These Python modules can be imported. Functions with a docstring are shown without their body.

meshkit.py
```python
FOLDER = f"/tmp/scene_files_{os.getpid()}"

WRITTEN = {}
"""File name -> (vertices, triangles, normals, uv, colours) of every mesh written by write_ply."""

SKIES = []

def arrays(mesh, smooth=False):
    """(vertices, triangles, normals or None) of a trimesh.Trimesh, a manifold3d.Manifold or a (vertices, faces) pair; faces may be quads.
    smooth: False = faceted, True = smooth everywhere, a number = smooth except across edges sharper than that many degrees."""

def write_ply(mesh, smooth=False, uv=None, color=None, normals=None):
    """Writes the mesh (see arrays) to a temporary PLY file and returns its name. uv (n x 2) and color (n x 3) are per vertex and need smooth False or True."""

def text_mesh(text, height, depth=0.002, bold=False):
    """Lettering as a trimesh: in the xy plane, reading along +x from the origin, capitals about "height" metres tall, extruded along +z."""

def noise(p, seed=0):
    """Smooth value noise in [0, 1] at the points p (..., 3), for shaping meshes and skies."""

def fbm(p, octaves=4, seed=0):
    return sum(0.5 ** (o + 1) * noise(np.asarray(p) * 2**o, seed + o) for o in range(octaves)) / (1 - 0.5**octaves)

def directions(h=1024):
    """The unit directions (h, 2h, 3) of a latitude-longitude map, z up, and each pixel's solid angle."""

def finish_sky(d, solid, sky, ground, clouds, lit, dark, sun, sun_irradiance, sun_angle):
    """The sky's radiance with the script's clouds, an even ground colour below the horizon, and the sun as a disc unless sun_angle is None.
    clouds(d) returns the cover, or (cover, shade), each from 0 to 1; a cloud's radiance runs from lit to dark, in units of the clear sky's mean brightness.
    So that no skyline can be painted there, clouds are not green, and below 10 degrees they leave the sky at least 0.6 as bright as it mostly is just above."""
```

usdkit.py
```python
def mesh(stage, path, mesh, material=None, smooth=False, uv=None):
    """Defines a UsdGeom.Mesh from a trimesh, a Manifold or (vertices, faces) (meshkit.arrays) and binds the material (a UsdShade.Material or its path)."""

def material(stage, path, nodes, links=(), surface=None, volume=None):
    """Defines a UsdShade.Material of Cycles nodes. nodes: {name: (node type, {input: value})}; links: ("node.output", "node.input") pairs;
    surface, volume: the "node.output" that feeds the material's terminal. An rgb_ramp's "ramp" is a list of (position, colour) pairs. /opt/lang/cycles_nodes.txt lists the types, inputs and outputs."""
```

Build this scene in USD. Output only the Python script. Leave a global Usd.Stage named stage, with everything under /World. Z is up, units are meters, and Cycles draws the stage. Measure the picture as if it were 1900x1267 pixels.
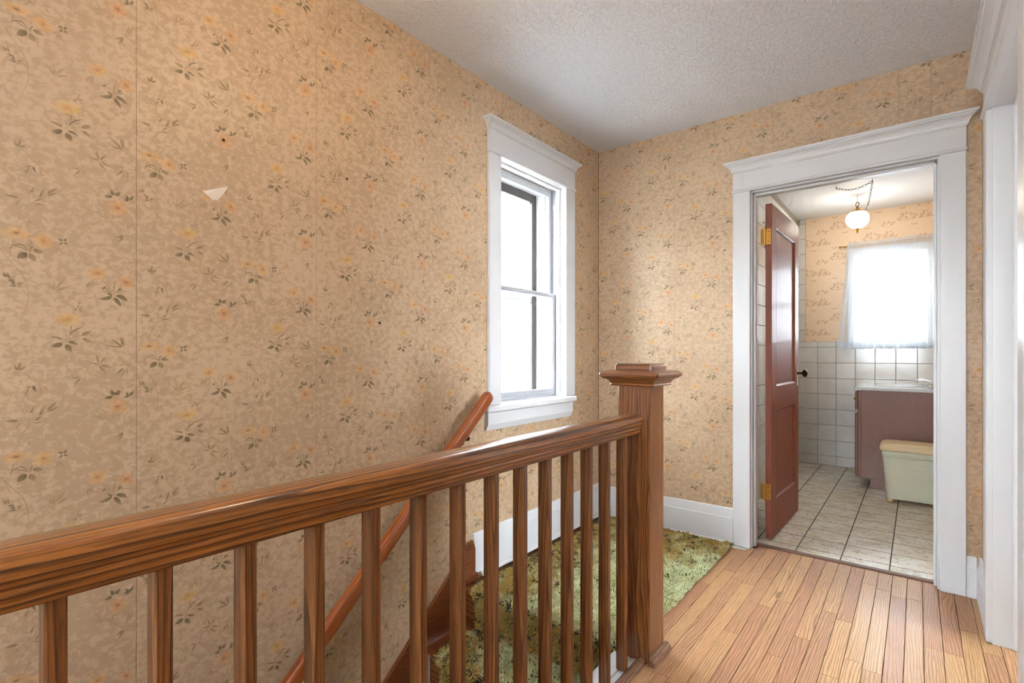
import math, random
import numpy as np, trimesh, usdkit, meshkit
from scipy.spatial import ConvexHull
from shapely.geometry import Polygon, box as sbox
from shapely.ops import unary_union
from pxr import Usd, UsdGeom, UsdLux, UsdShade, Sdf, Gf, Vt

stage = Usd.Stage.CreateInMemory()
UsdGeom.SetStageUpAxis(stage, UsdGeom.Tokens.z)
UsdGeom.SetStageMetersPerUnit(stage, 1.0)
UsdGeom.Xform.Define(stage, '/World')
rng = np.random.default_rng(11)

# ------------------------------------------------------------------ camera
# corner of the left and far hall walls at floor level is the origin; x runs right along the far wall, y into the bathroom, z up
CAM = (1.719, -3.105, 1.10)
FPX, YAW, HORIZON = 942.0, 38.61, 657.5
cam = UsdGeom.Camera.Define(stage, '/World/camera')
cam.CreateHorizontalApertureAttr(36.0)
cam.CreateVerticalApertureAttr(36.0 * 1267 / 1900)
cam.CreateFocalLengthAttr(36.0 * FPX / 1900)
cam.CreateVerticalApertureOffsetAttr(36.0 * (HORIZON - 633.5) / 1900)
cam.CreateClippingRangeAttr((0.02, 200.0))
cam.CreateExposureAttr(0.24)
cam.AddTranslateOp().Set(Gf.Vec3d(*CAM))
cam.AddRotateXYZOp().Set(Gf.Vec3f(90, 0, YAW))

# ------------------------------------------------------------------ light: an even bright overcast sky
SKY = 12.5
dome = UsdLux.DomeLight.Define(stage, '/World/sky')
dome.CreateIntensityAttr(SKY)
dome.CreateColorAttr(Gf.Vec3f(0.84, 0.92, 1.0))

# ------------------------------------------------------------------ helpers
COUNT, LOC = {}, {}

def numbered(parent, name):
    n = COUNT.get((parent, name), 0)
    COUNT[(parent, name)] = n + 1
    return name if n == 0 else f'{name}_{n:03d}'

def keys(p, label=None, cat=None, group=None, kind=None):
    for k, v in (('label', label), ('category', cat), ('group', group), ('kind', kind)):
        if v:
            p.SetCustomDataByKey(k, v)

def thing(name, loc, label, cat, group=None, kind=None):
    path = '/World/' + numbered('/World', name)
    x = UsdGeom.Xform.Define(stage, path)
    x.AddTranslateOp().Set(Gf.Vec3d(*map(float, loc)))
    LOC[path] = np.array(loc, float)
    keys(x.GetPrim(), label, cat, group, kind)
    return path

def obj(name, mesh, mat, parent='/World', smooth=False, label=None, cat=None, group=None, kind=None, tone=None, color=None, alpha=None):
    """one Mesh prim; mesh is in world coordinates and is moved into its parent's frame"""
    path = parent + '/' + numbered(parent, name)
    if isinstance(mesh, (list, tuple)) and len(mesh) and isinstance(mesh[0], trimesh.Trimesh):
        mesh = trimesh.util.concatenate(mesh)
    v, f = (mesh.vertices, mesh.faces) if isinstance(mesh, trimesh.Trimesh) else mesh
    off = LOC.get(parent, np.zeros(3))
    LOC[path] = off
    m = usdkit.mesh(stage, path, (np.asarray(v) - off, f), '/World/Looks/' + mat, smooth=smooth)
    api = UsdGeom.PrimvarsAPI(m)
    if tone is not None:
        n = len(m.GetPointsAttr().Get())
        api.CreatePrimvar('tone', Sdf.ValueTypeNames.FloatArray, 'vertex').Set(Vt.FloatArray.FromNumpy(np.full(n, tone, np.float32)))
    if color is not None:
        api.CreatePrimvar('pc', Sdf.ValueTypeNames.Color3fArray, 'vertex').Set(Vt.Vec3fArray.FromNumpy(np.asarray(color, np.float32)))
    if alpha is not None:
        api.CreatePrimvar('pa', Sdf.ValueTypeNames.FloatArray, 'vertex').Set(Vt.FloatArray.FromNumpy(np.asarray(alpha, np.float32)))
    keys(m.GetPrim(), label, cat, group, kind)
    return path

def hull(pts):
    pts = np.asarray(pts, float)
    h = ConvexHull(pts)
    t = trimesh.Trimesh(pts, h.simplices, process=True)
    c = pts.mean(0)
    flip = ((t.triangles_center - c) * t.face_normals).sum(1) < 0
    f = t.faces.copy()
    f[flip] = f[flip][:, ::-1]
    return trimesh.Trimesh(t.vertices, f, process=False)

def bx(x0, x1, y0, y1, z0, z1, b=0.0):
    """box with all edges chamfered by b"""
    lo, hi = np.minimum([x0, y0, z0], [x1, y1, z1]), np.maximum([x0, y0, z0], [x1, y1, z1])
    if b <= 0:
        return trimesh.creation.box(bounds=[lo, hi])
    b = min(b, 0.45 * (hi - lo).min())
    pts = []
    for i in range(8):
        s = [(i >> k) & 1 for k in range(3)]
        c = np.where(s, hi, lo)
        d = np.where(s, -b, b)
        for k in range(3):
            p = c + d
            p[k] = c[k]
            pts.append(p)
    return hull(pts)

def tile(x0, x1, y0, y1, z0, z1, axis, sign, b=0.002):
    """a slab with a chamfer only round the face that looks along sign*axis (about 20 triangles)"""
    lo, hi = np.array([x0, y0, z0], float), np.array([x1, y1, z1], float)
    pts = []
    for i in range(8):
        s = [(i >> k) & 1 for k in range(3)]
        c = np.where(s, hi, lo)
        front = s[axis] == (1 if sign > 0 else 0)
        if not front:
            pts.append(c)
            continue
        p = c.copy(); p[axis] -= sign * b
        pts.append(p)
        q = c.copy()
        for k in range(3):
            if k != axis:
                q[k] += -b if s[k] else b
        pts.append(q)
    return hull(pts)

def lift(v2, axis, h):
    v = np.empty((len(v2), 3))
    others = [k for k in range(3) if k != axis]
    v[:, others[0]], v[:, others[1]], v[:, axis] = v2[:, 0], v2[:, 1], h
    return v

def plate(poly, axis, a, b):
    """extrude a shapely polygon; axis 0: (y,z), 1: (x,z), 2: (x,y)"""
    out = []
    for g in getattr(poly, 'geoms', [poly]):
        if g.is_empty or g.area < 1e-9:
            continue
        m = trimesh.creation.extrude_polygon(g, abs(b - a), engine='earcut')
        v = lift(m.vertices[:, :2], axis, m.vertices[:, 2] + min(a, b))
        f = m.faces if axis != 1 else m.faces[:, ::-1]
        out.append(trimesh.Trimesh(v, f, process=False))
    return trimesh.util.concatenate(out)

def prism(profile, axis, a, b):
    return plate(Polygon(profile), axis, a, b)

def rounded(poly, r):
    return poly.buffer(-r).buffer(r, quad_segs=4)

def tube(path, r, n=10, closed=False, caps=True):
    path = np.asarray(path, float)
    r = np.broadcast_to(np.asarray(r, float), len(path))
    t = np.gradient(path, axis=0) if not closed else np.roll(path, -1, 0) - np.roll(path, 1, 0)
    t /= np.linalg.norm(t, axis=1, keepdims=True) + 1e-12
    u = np.cross(t[0], [0.31, 0.17, 0.93]); u /= np.linalg.norm(u)
    v, f, k = [], [], len(path)
    for i in range(k):
        u = u - t[i] * (u @ t[i]); u /= np.linalg.norm(u)
        w = np.cross(t[i], u)
        a = np.arange(n) / n * 2 * np.pi
        v.append(path[i] + r[i] * (np.cos(a)[:, None] * u + np.sin(a)[:, None] * w))
    v = np.vstack(v)
    for i in range(k if closed else k - 1):
        j = (i + 1) % k
        for q in range(n):
            q2 = (q + 1) % n
            f += [[i * n + q, i * n + q2, j * n + q2], [i * n + q, j * n + q2, j * n + q]]
    if caps and not closed:
        v = np.vstack([v, path[:1], path[-1:]])
        a, b = len(v) - 2, len(v) - 1
        for q in range(n):
            q2 = (q + 1) % n
            f += [[a, q2, q], [b, (k - 1) * n + q, (k - 1) * n + q2]]
    return trimesh.Trimesh(v, np.array(f), process=False)

def lathe(profile, center, n=40):
    """profile: (radius, height) from bottom to top about the vertical through center"""
    p = np.asarray(profile, float)
    a = np.arange(n) / n * 2 * np.pi
    v = np.stack([p[:, None, 0] * np.cos(a), p[:, None, 0] * np.sin(a), np.broadcast_to(p[:, None, 1], (len(p), n))], -1).reshape(-1, 3)
    f = []
    for i in range(len(p) - 1):
        for q in range(n):
            q2 = (q + 1) % n
            f += [[i * n + q, i * n + q2, (i + 1) * n + q2], [i * n + q, (i + 1) * n + q2, (i + 1) * n + q]]
    return trimesh.Trimesh(v + np.asarray(center), np.array(f), process=False)

def loft(rings):
    """skin through closed rings with equal numbers of points, capped"""
    k, n = len(rings), len(rings[0])
    v = np.vstack(rings + [np.mean(rings[0], 0)[None], np.mean(rings[-1], 0)[None]])
    f = []
    for i in range(k - 1):
        for q in range(n):
            q2 = (q + 1) % n
            f += [[i * n + q, i * n + q2, (i + 1) * n + q2], [i * n + q, (i + 1) * n + q2, (i + 1) * n + q]]
    for q in range(n):
        q2 = (q + 1) % n
        f += [[k * n, q2, q], [k * n + 1, (k - 1) * n + q, (k - 1) * n + q2]]
    t = trimesh.Trimesh(v, np.array(f), process=False)
    if t.volume < 0:
        t.invert()
    return t

def lin(*c):
    c = np.asarray(c, float) / 255
    return tuple(np.where(c <= 0.04045, c / 12.92, ((c + 0.055) / 1.055) ** 2.4))

def M(name, nodes, links=(), surface='p.BSDF'):
    return usdkit.material(stage, '/World/Looks/' + name, nodes, links, surface=surface)

def plain(name, rgb, rough=0.5, **kw):
    M(name, {'p': ('principled_bsdf', {'base_color': rgb, 'roughness': rough, **kw})})

# ------------------------------------------------------------------ materials
def paper(name, light, dark, lo=0.46, hi=0.55, scale=44.0, print_=False, r0=0.36, r1=0.55, weave=0.12):
    """satin wallpaper: a two-tone brushed mottle, with the print's colour laid over it when print_"""
    n = {'g': ('geometry', {}),
         'm': ('mapping', {'scale': (1.0, 1.0, 1.25)}),
         'n': ('noise_texture', {'scale': scale, 'detail': 8.0, 'roughness': 0.74, 'distortion': 0.35}),
         'big': ('noise_texture', {'scale': 3.1, 'detail': 2.0, 'roughness': 0.5}),
         'bs': ('math', {'math_type': 'multiply_add', 'value2': 0.26, 'value3': -0.13}),
         'ad': ('math', {'math_type': 'add'}),
         'r': ('rgb_ramp', {'ramp': [(0.0, dark), (lo, dark), (hi, light), (1.0, light)]}),
         'rr': ('map_range', {'from_min': lo, 'from_max': hi, 'to_min': r1, 'to_max': r0, 'clamp': True}),
         'fine': ('noise_texture', {'scale': 900.0, 'detail': 1.0}),
         'b': ('bump', {'strength': weave, 'distance': 0.0006}),
         'p': ('principled_bsdf', {'specular_ior_level': 0.42})}
    l = [('g.position', 'm.vector'), ('m.vector', 'n.vector'), ('g.position', 'big.vector'), ('big.fac', 'bs.value1'), ('n.fac', 'ad.value1'), ('bs.value', 'ad.value2'),
         ('ad.value', 'r.fac'), ('ad.value', 'rr.value'), ('rr.result', 'p.roughness'), ('g.position', 'fine.vector'), ('fine.fac', 'b.height'), ('b.normal', 'p.normal')]
    if print_:
        n['ac'] = ('attribute', {'attribute': 'pc'})
        n['aa'] = ('attribute', {'attribute': 'pa'})
        n['mx'] = ('mix', {'mix_type': 'mix', 'use_clamp': True})
        l += [('aa.fac', 'mx.fac'), ('r.color', 'mx.color1'), ('ac.color', 'mx.color2'), ('mx.color', 'p.base_color')]
    else:
        l += [('r.color', 'p.base_color')]
    M(name, n, l)

PL, PD = lin(192, 166, 137), lin(175, 149, 120)
paper('wallpaper', PL, PD)
paper('wallpaper_print', PL, PD, print_=True)
BL, BD = lin(243, 217, 188), lin(240, 213, 183)
paper('bath_paper', BL, BD, scale=20.0, r0=0.5, r1=0.52)
paper('bath_print', BL, BD, scale=20.0, print_=True, r0=0.5, r1=0.52)

def wood(name, axis, stops, ring=52.0, rough=0.28, coat=0.5, pores=0.55, along=0.07, wob=0.05, tone=0.0, bump=0.25, shift=(0.031, 0.047, 0.022), per_object=1.0, turn=None):
    """sawn oak: distorted growth rings about an axis beside the board, with dark pores drawn out along the grain"""
    sc = [1.0, 1.0, 1.0]; sc[axis] = along
    sp = [1.0, 1.0, 1.0]; sp[axis] = 0.03
    n = {'g': ('geometry', {}), 'o': ('object_info', {}),
         'off': ('vector_math', {'math_type': 'scale', 'vector1': (0.9 * per_object, 0.7 * per_object, 0.8 * per_object)}),
         'ps': ('vector_math', {'math_type': 'add'}),
         'm': ('mapping', {'scale': tuple(sc), 'location': shift}),
         'w': ('noise_texture', {'scale': 7.0, 'detail': 3.0, 'roughness': 0.5}),
         'ws': ('vector_math', {'math_type': 'multiply_add', 'vector2': (wob, wob, wob), 'vector3': (-wob / 2, -wob / 2, -wob / 2)}),
         'wa': ('vector_math', {'math_type': 'add'}),
         'ring': ('wave_texture', {'wave_type': 'rings', 'rings_direction': 'xyz'[axis], 'profile': 'saw', 'scale': ring, 'distortion': 1.2, 'detail': 2.0, 'detail_scale': 1.2}),
         'r': ('rgb_ramp', {'ramp': stops}),
         'mp': ('mapping', {'scale': tuple(sp)}),
         'po': ('noise_texture', {'scale': 420.0, 'detail': 3.0, 'roughness': 0.6}),
         'pr': ('map_range', {'from_min': 0.36, 'from_max': 0.56, 'to_min': 1.0 - pores, 'to_max': 1.0, 'clamp': True}),
         'mul': ('mix', {'mix_type': 'multiply', 'fac': 1.0}),
         'tn': ('noise_texture', {'scale': 2.3, 'detail': 2.0}),
         'hs': ('hsv', {}),
         'tv': ('math', {'math_type': 'multiply_add', 'value2': 0.35, 'value3': 0.83}),
         'b': ('bump', {'strength': bump, 'distance': 0.0008}),
         'p': ('principled_bsdf', {'roughness': rough, 'coat_weight': coat, 'coat_roughness': 0.12})}
    l = [('o.random', 'off.scale'), ('g.position', 'ps.vector1'), ('off.vector', 'ps.vector2'), ('ps.vector', 'm.vector'), ('m.vector', 'w.vector'), ('w.color', 'ws.vector1'),
         ('m.vector', 'wa.vector1'), ('ws.vector', 'wa.vector2'), ('wa.vector', 'ring.vector'), ('ring.fac', 'r.fac'), ('ps.vector', 'mp.vector'), ('mp.vector', 'po.vector'),
         ('po.fac', 'pr.value'), ('r.color', 'mul.color1'), ('pr.result', 'mul.color2'), ('m.vector', 'tn.vector'), ('tn.fac', 'tv.value1'), ('tv.value', 'hs.value'),
         ('mul.color', 'hs.color'), ('hs.color', 'p.base_color'), ('po.fac', 'b.height'), ('b.normal', 'p.normal')]
    if turn:
        n['tu'] = ('mapping', {'rotation': turn})
        l = [(('tu.vector', b) if a == 'g.position' else (a, b)) for a, b in l] + [('g.position', 'tu.vector')]
    if tone:
        n['at'] = ('attribute', {'attribute': 'tone'})
        n['am'] = ('math', {'math_type': 'multiply_add', 'value2': tone, 'value3': 1.0 - tone / 2})
        n['hm'] = ('hsv', {})
        n['ah'] = ('math', {'math_type': 'multiply_add', 'value2': 0.022, 'value3': 0.488})
        l = [x for x in l if x[1] != 'p.base_color']
        l += [('at.fac', 'am.value1'), ('am.value', 'hm.value'), ('at.fac', 'ah.value1'), ('ah.value', 'hm.hue'), ('hs.color', 'hm.color'), ('hm.color', 'p.base_color')]
    M(name, n, l)

OAK = [(0.0, lin(134, 84, 44)), (0.40, lin(122, 74, 38)), (0.74, lin(104, 60, 29)), (0.90, lin(74, 40, 19)), (1.0, lin(108, 63, 31))]
wood('oak_upright', 2, OAK, ring=32, wob=0.12, pores=0.45)
wood('oak_rail', 1, [(0.0, lin(164, 105, 48)), (0.42, lin(148, 90, 39)), (0.74, lin(112, 64, 27)), (0.90, lin(70, 37, 16)), (1.0, lin(118, 68, 30))], ring=34, wob=0.06, rough=0.26, coat=0.6, pores=0.5)
wood('oak_across', 0, OAK, ring=36, wob=0.08, pores=0.4)
wood('oak_worn', 1, [(0.0, lin(150, 112, 82)), (0.6, lin(120, 78, 50)), (1.0, lin(70, 40, 22))], ring=60, rough=0.5, coat=0.1, pores=0.7)
wood('mahogany', 2, [(0.0, lin(146, 76, 50)), (0.6, lin(132, 66, 43)), (1.0, lin(104, 48, 32))], ring=40, wob=0.08, rough=0.52, coat=0.05, pores=0.3, bump=0.6)
wood('stained_stair', 1, [(0.0, lin(134, 74, 36)), (0.6, lin(112, 58, 28)), (1.0, lin(62, 30, 14))], ring=46, wob=0.07, rough=0.4, coat=0.3)
wood('oak_floor', 1, [(0.0, lin(188, 145, 105)), (0.5, lin(177, 134, 94)), (0.82, lin(152, 109, 74)), (1.0, lin(128, 89, 58))], ring=36, wob=0.12, rough=0.50, coat=0.06, pores=0.28, tone=0.30, bump=0.2, along=0.10)
wood('walnut_laminate', 2, [(0.0, lin(132, 90, 74)), (0.6, lin(126, 84, 69)), (1.0, lin(114, 74, 60))], ring=60, rough=0.42, coat=0.15, pores=0.18, bump=0.05)

def paint(name, rgb, rough, strength, scale=(26, 26, 4), sc2=420.0):
    M(name, {'g': ('geometry', {}), 'm': ('mapping', {'scale': scale}), 'n': ('noise_texture', {'scale': 6.0, 'detail': 3.0}), 'f': ('noise_texture', {'scale': sc2, 'detail': 2.0}),
             'a': ('math', {'math_type': 'multiply_add', 'value2': 0.35}), 'b': ('bump', {'strength': strength, 'distance': 0.0012}),
             'p': ('principled_bsdf', {'base_color': rgb, 'roughness': rough})},
      [('g.position', 'm.vector'), ('m.vector', 'n.vector'), ('g.position', 'f.vector'), ('f.fac', 'a.value1'), ('n.fac', 'a.value3'), ('a.value', 'b.height'), ('b.normal', 'p.normal')])

paint('trim_paint', lin(216, 217, 219), 0.32, 0.35)
paint('window_paint', lin(236, 236, 236), 0.3, 0.15)
paint('grey_paint', lin(196, 198, 202), 0.4, 0.3)
M('ceiling_paint', {'g': ('geometry', {}), 'm': ('mapping', {'scale': (1.0, 0.55, 1.0), 'rotation': (0, 0, 0.6)}), 'n': ('noise_texture', {'scale': 70.0, 'detail': 3.0, 'roughness': 0.55, 'distortion': 0.8}),
                    'b': ('bump', {'strength': 1.0, 'distance': 0.007}), 'p': ('principled_bsdf', {'base_color': lin(236, 241, 249), 'roughness': 0.33})},
  [('g.position', 'm.vector'), ('m.vector', 'n.vector'), ('n.fac', 'b.height'), ('b.normal', 'p.normal')])
plain('bath_ceiling_paint', lin(228, 230, 232), 0.6)
plain('plaster', lin(214, 206, 192), 0.8)
plain('bounce_white', lin(234, 237, 240), 0.9)  # white chosen so the ground throws daylight up to the ceilings
plain('torn_paper', lin(228, 218, 204), 0.8)
plain('seam_shadow', lin(120, 92, 66), 0.9)
plain('nail_metal', lin(40, 32, 28), 0.5, metallic=0.6)
plain('brass', lin(190, 146, 66), 0.28, metallic=1.0)
plain('old_brass', lin(172, 128, 62), 0.38, metallic=0.9)
plain('dark_bronze', lin(70, 52, 40), 0.35, metallic=0.9)
plain('chrome', lin(222, 226, 230), 0.08, metallic=1.0)
plain('steel_strip', lin(190, 196, 186), 0.35, metallic=0.6)
plain('aluminium', lin(200, 204, 210), 0.38, metallic=0.45)
plain('storm_frame', lin(66, 60, 56), 0.5)
plain('grout', lin(146, 138, 124), 0.85)
plain('floor_grout', lin(84, 70, 54), 0.9)
plain('siding', lin(226, 226, 222), 0.7)
plain('cultured_marble', lin(220, 224, 227), 0.16, coat_weight=0.4)
plain('threshold_wood', lin(96, 66, 46), 0.5)
plain('hamper_lid', lin(232, 212, 170), 0.42)
M('hamper_plastic', {'p': ('principled_bsdf', {'base_color': lin(226, 230, 208), 'roughness': 0.42, 'subsurface_weight': 0.15, 'subsurface_scale': 0.02})})
M('opal_glass', {'p': ('principled_bsdf', {'base_color': lin(250, 246, 236), 'roughness': 0.2, 'emission_color': lin(255, 246, 230), 'emission_strength': 19.0})})
M('hall_lamp_glass', {'p': ('principled_bsdf', {'base_color': lin(250, 246, 236), 'roughness': 0.3, 'emission_color': lin(255, 218, 172), 'emission_strength': 29.0})})
# glazed wall tile: a little different from tile to tile; marbled floor tile with brown veins
M('wall_tile', {'g': ('geometry', {}), 'o': ('object_info', {}), 'n': ('noise_texture', {'scale': 9.0, 'detail': 3.0}), 'r': ('rgb_ramp', {'ramp': [(0.3, lin(224, 222, 216)), (0.7, lin(234, 234, 231))]}),
                'v': ('math', {'math_type': 'multiply_add', 'value2': 0.07, 'value3': 0.96}), 'h': ('hsv', {}), 'b': ('bump', {'strength': 0.12, 'distance': 0.004}),
                'p': ('principled_bsdf', {'roughness': 0.12})},
  [('g.position', 'n.vector'), ('n.fac', 'r.fac'), ('o.random', 'v.value1'), ('v.value', 'h.value'), ('r.color', 'h.color'), ('h.color', 'p.base_color'), ('n.fac', 'b.height'), ('b.normal', 'p.normal')])
M('floor_tile', {'g': ('geometry', {}), 'o': ('object_info', {}), 'off': ('vector_math', {'math_type': 'scale', 'vector1': (3.0, 2.0, 0.0)}), 'ad': ('vector_math', {'math_type': 'add'}),
                 'm': ('mapping', {'scale': (1.0, 2.4, 1.0)}), 'n': ('noise_texture', {'scale': 8.5, 'detail': 3.0, 'roughness': 0.62, 'distortion': 1.0}),
                 'r': ('rgb_ramp', {'ramp': [(0.0, lin(244, 241, 232)), (0.484, lin(240, 236, 224)), (0.5, lin(96, 80, 60)), (0.516, lin(238, 233, 220)), (1.0, lin(244, 241, 233))]}),
                 'n2': ('noise_texture', {'scale': 7.0, 'detail': 3.0}), 'r2': ('rgb_ramp', {'ramp': [(0.35, lin(238, 230, 214)), (0.65, lin(255, 255, 255))]}), 'mu': ('mix', {'mix_type': 'multiply', 'fac': 1.0}),
                 'p': ('principled_bsdf', {'roughness': 0.22})},
  [('o.random', 'off.scale'), ('g.position', 'ad.vector1'), ('off.vector', 'ad.vector2'), ('ad.vector', 'm.vector'), ('m.vector', 'n.vector'), ('n.fac', 'r.fac'), ('ad.vector', 'n2.vector'), ('n2.fac', 'r2.fac'),
   ('r.color', 'mu.color1'), ('r2.color', 'mu.color2'), ('mu.color', 'p.base_color')])
M('pane', {'t': ('transparent_bsdf', {'color': (0.985, 0.99, 0.99)}), 'g': ('glossy_bsdf', {'roughness': 0.02}), 'f': ('fresnel', {'IOR': 1.45}), 'x': ('mix_closure', {}),
           'q': ('geometry', {}), 'i': ('math', {'math_type': 'subtract', 'value1': 1.0}), 'k': ('math', {'math_type': 'multiply'})},   # reflect at the outer face only: rays pass the pane unbent
  [('q.backfacing', 'i.value2'), ('i.value', 'k.value1'), ('f.fac', 'k.value2'), ('k.value', 'x.fac'), ('t.BSDF', 'x.closure1'), ('g.BSDF', 'x.closure2')], surface='x.closure')
# lace: an open net with denser woven sprigs and borders; the weave mask is carried by the curtain's own vertices
M('lace', {'u': ('attribute', {'attribute': 'pc'}), 'a': ('attribute', {'attribute': 'pa'}),
           'v': ('voronoi_texture', {'scale': 22.0, 'feature': 'f1'}), 'vr': ('map_range', {'from_min': 0.18, 'from_max': 0.42, 'to_min': 0.30, 'to_max': 0.0, 'clamp': True}),
           'n': ('noise_texture', {'scale': 420.0, 'detail': 1.0}), 'nr': ('map_range', {'from_min': 0.35, 'from_max': 0.65, 'to_min': -0.14, 'to_max': 0.14, 'clamp': True}),
           's1': ('math', {'math_type': 'add'}), 's2': ('math', {'math_type': 'add', 'use_clamp': True}),
           't': ('transparent_bsdf', {}), 'd': ('diffuse_bsdf', {'color': lin(220, 229, 238)}), 'tr': ('translucent_bsdf', {'color': lin(240, 244, 248)}), 'm1': ('mix_closure', {'fac': 0.05}), 'm2': ('mix_closure', {})},
  [('u.color', 'v.vector'), ('u.color', 'n.vector'), ('v.distance', 'vr.value'), ('n.fac', 'nr.value'), ('vr.result', 's1.value1'), ('nr.result', 's1.value2'), ('s1.value', 's2.value1'), ('a.fac', 's2.value2'),
   ('d.BSDF', 'm1.closure1'), ('tr.BSDF', 'm1.closure2'), ('s2.value', 'm2.fac'), ('t.BSDF', 'm2.closure1'), ('m1.closure', 'm2.closure2')], surface='m2.closure')
M('shag', {'a': ('attribute', {'attribute': 'pc'}), 'd': ('principled_bsdf', {'roughness': 0.75, 'sheen_weight': 0.25, 'sheen_roughness': 0.5, 'specular_ior_level': 0.2})}, [('a.color', 'd.base_color')], surface='d.BSDF')
plain('carpet_backing', lin(58, 48, 26), 0.95)
# ------------------------------------------------------------------ the setting
CEIL, BCEIL, XR = 2.487, 2.470, 1.946
S = 'structure'

def W(wall, u0, u1, n0, n1, z0, z1, b=0.0):
    """box on a wall: u along it, n out of it into the hall"""
    if wall == 'far':
        return bx(u0, u1, -n1, -n0, z0, z1, b)
    if wall == 'left':
        return bx(n0, n1, u0, u1, z0, z1, b)
    return bx(XR - n1, XR - n0, u0, u1, z0, z1, b)

def wpts(wall, u, n, z):
    return {'far': (u, -n, z), 'left': (n, u, z), 'right': (XR - n, u, z)}[wall]

def crown(wall, u0, u1, prof, nb):
    """moulding with mitred returns; prof: (n, z) from bottom to top"""
    rings = []
    for n, z in prof:
        e = max(n - nb, 0.0)
        rings.append(np.array([wpts(wall, a, b, z) for a, b in ((u0 - e, 0), (u1 + e, 0), (u1 + e, n), (u0 - e, n))]))
    return loft(rings)

def crown_profile(z0, h, p, nb=0.022):
    t = np.array([(0.0, 0.0), (0.10, 0.02), (0.10, 0.13), (0.18, 0.15), (0.22, 0.32), (0.36, 0.52), (0.58, 0.66), (0.80, 0.72), (0.84, 0.80), (0.98, 0.82), (1.0, 0.90), (0.98, 1.0)])
    return [(nb + (p - nb) * a, z0 + h * b) for a, b in t]

# --- walls of the hall
HOLE1 = sbox(-1.09, 0.790, -0.417, 2.150)            # hall window
HOLE2 = sbox(0.965, -0.02, 1.812, 2.037)             # doorway to the bathroom (x, z)
HOLE3 = sbox(-1.255, -0.02, -0.435, 2.055)           # doorway in the right wall (y, z)
wl = obj('wall_left', plate(sbox(-5.4, -2.75, 0.12, 2.6).difference(HOLE1), 0, -0.215, -0.001), 'seam_shadow', kind=S, label='long left wall covered in beige floral wallpaper above the stairs')
wf = obj('wall_far', plate(sbox(-0.215, -0.40, 2.07, 2.6).difference(HOLE2), 1, 0.001, 0.12), 'seam_shadow', kind=S, label='far wall of beige floral wallpaper around the bathroom doorway')
wr = obj('wall_right', plate(sbox(-5.4, -0.2, 0.0, 2.6).difference(HOLE3), 0, XR + 0.0005, 2.07), 'wallpaper', kind=S, label='right wall of the landing with the white framed doorway')
obj('wall_near', plate(sbox(-0.2, -2.75, 2.07, 2.6).difference(sbox(0.75, 0.9, 1.75, 2.1)), 1, -5.4, -5.25), 'wallpaper', kind=S, label='wall at the near end of the hall behind the camera')
obj('wall_stairwell', plate(sbox(-5.25, -2.75, -1.40, -0.03), 0, 0.853, 0.94), 'plaster', kind=S, label='plastered side of the stairwell under the balusters')
obj('ceiling', bx(-0.2, 2.07, -5.4, 0.12, CEIL, CEIL + 0.12), 'ceiling_paint', kind=S, label='white stippled hall ceiling')

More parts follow.
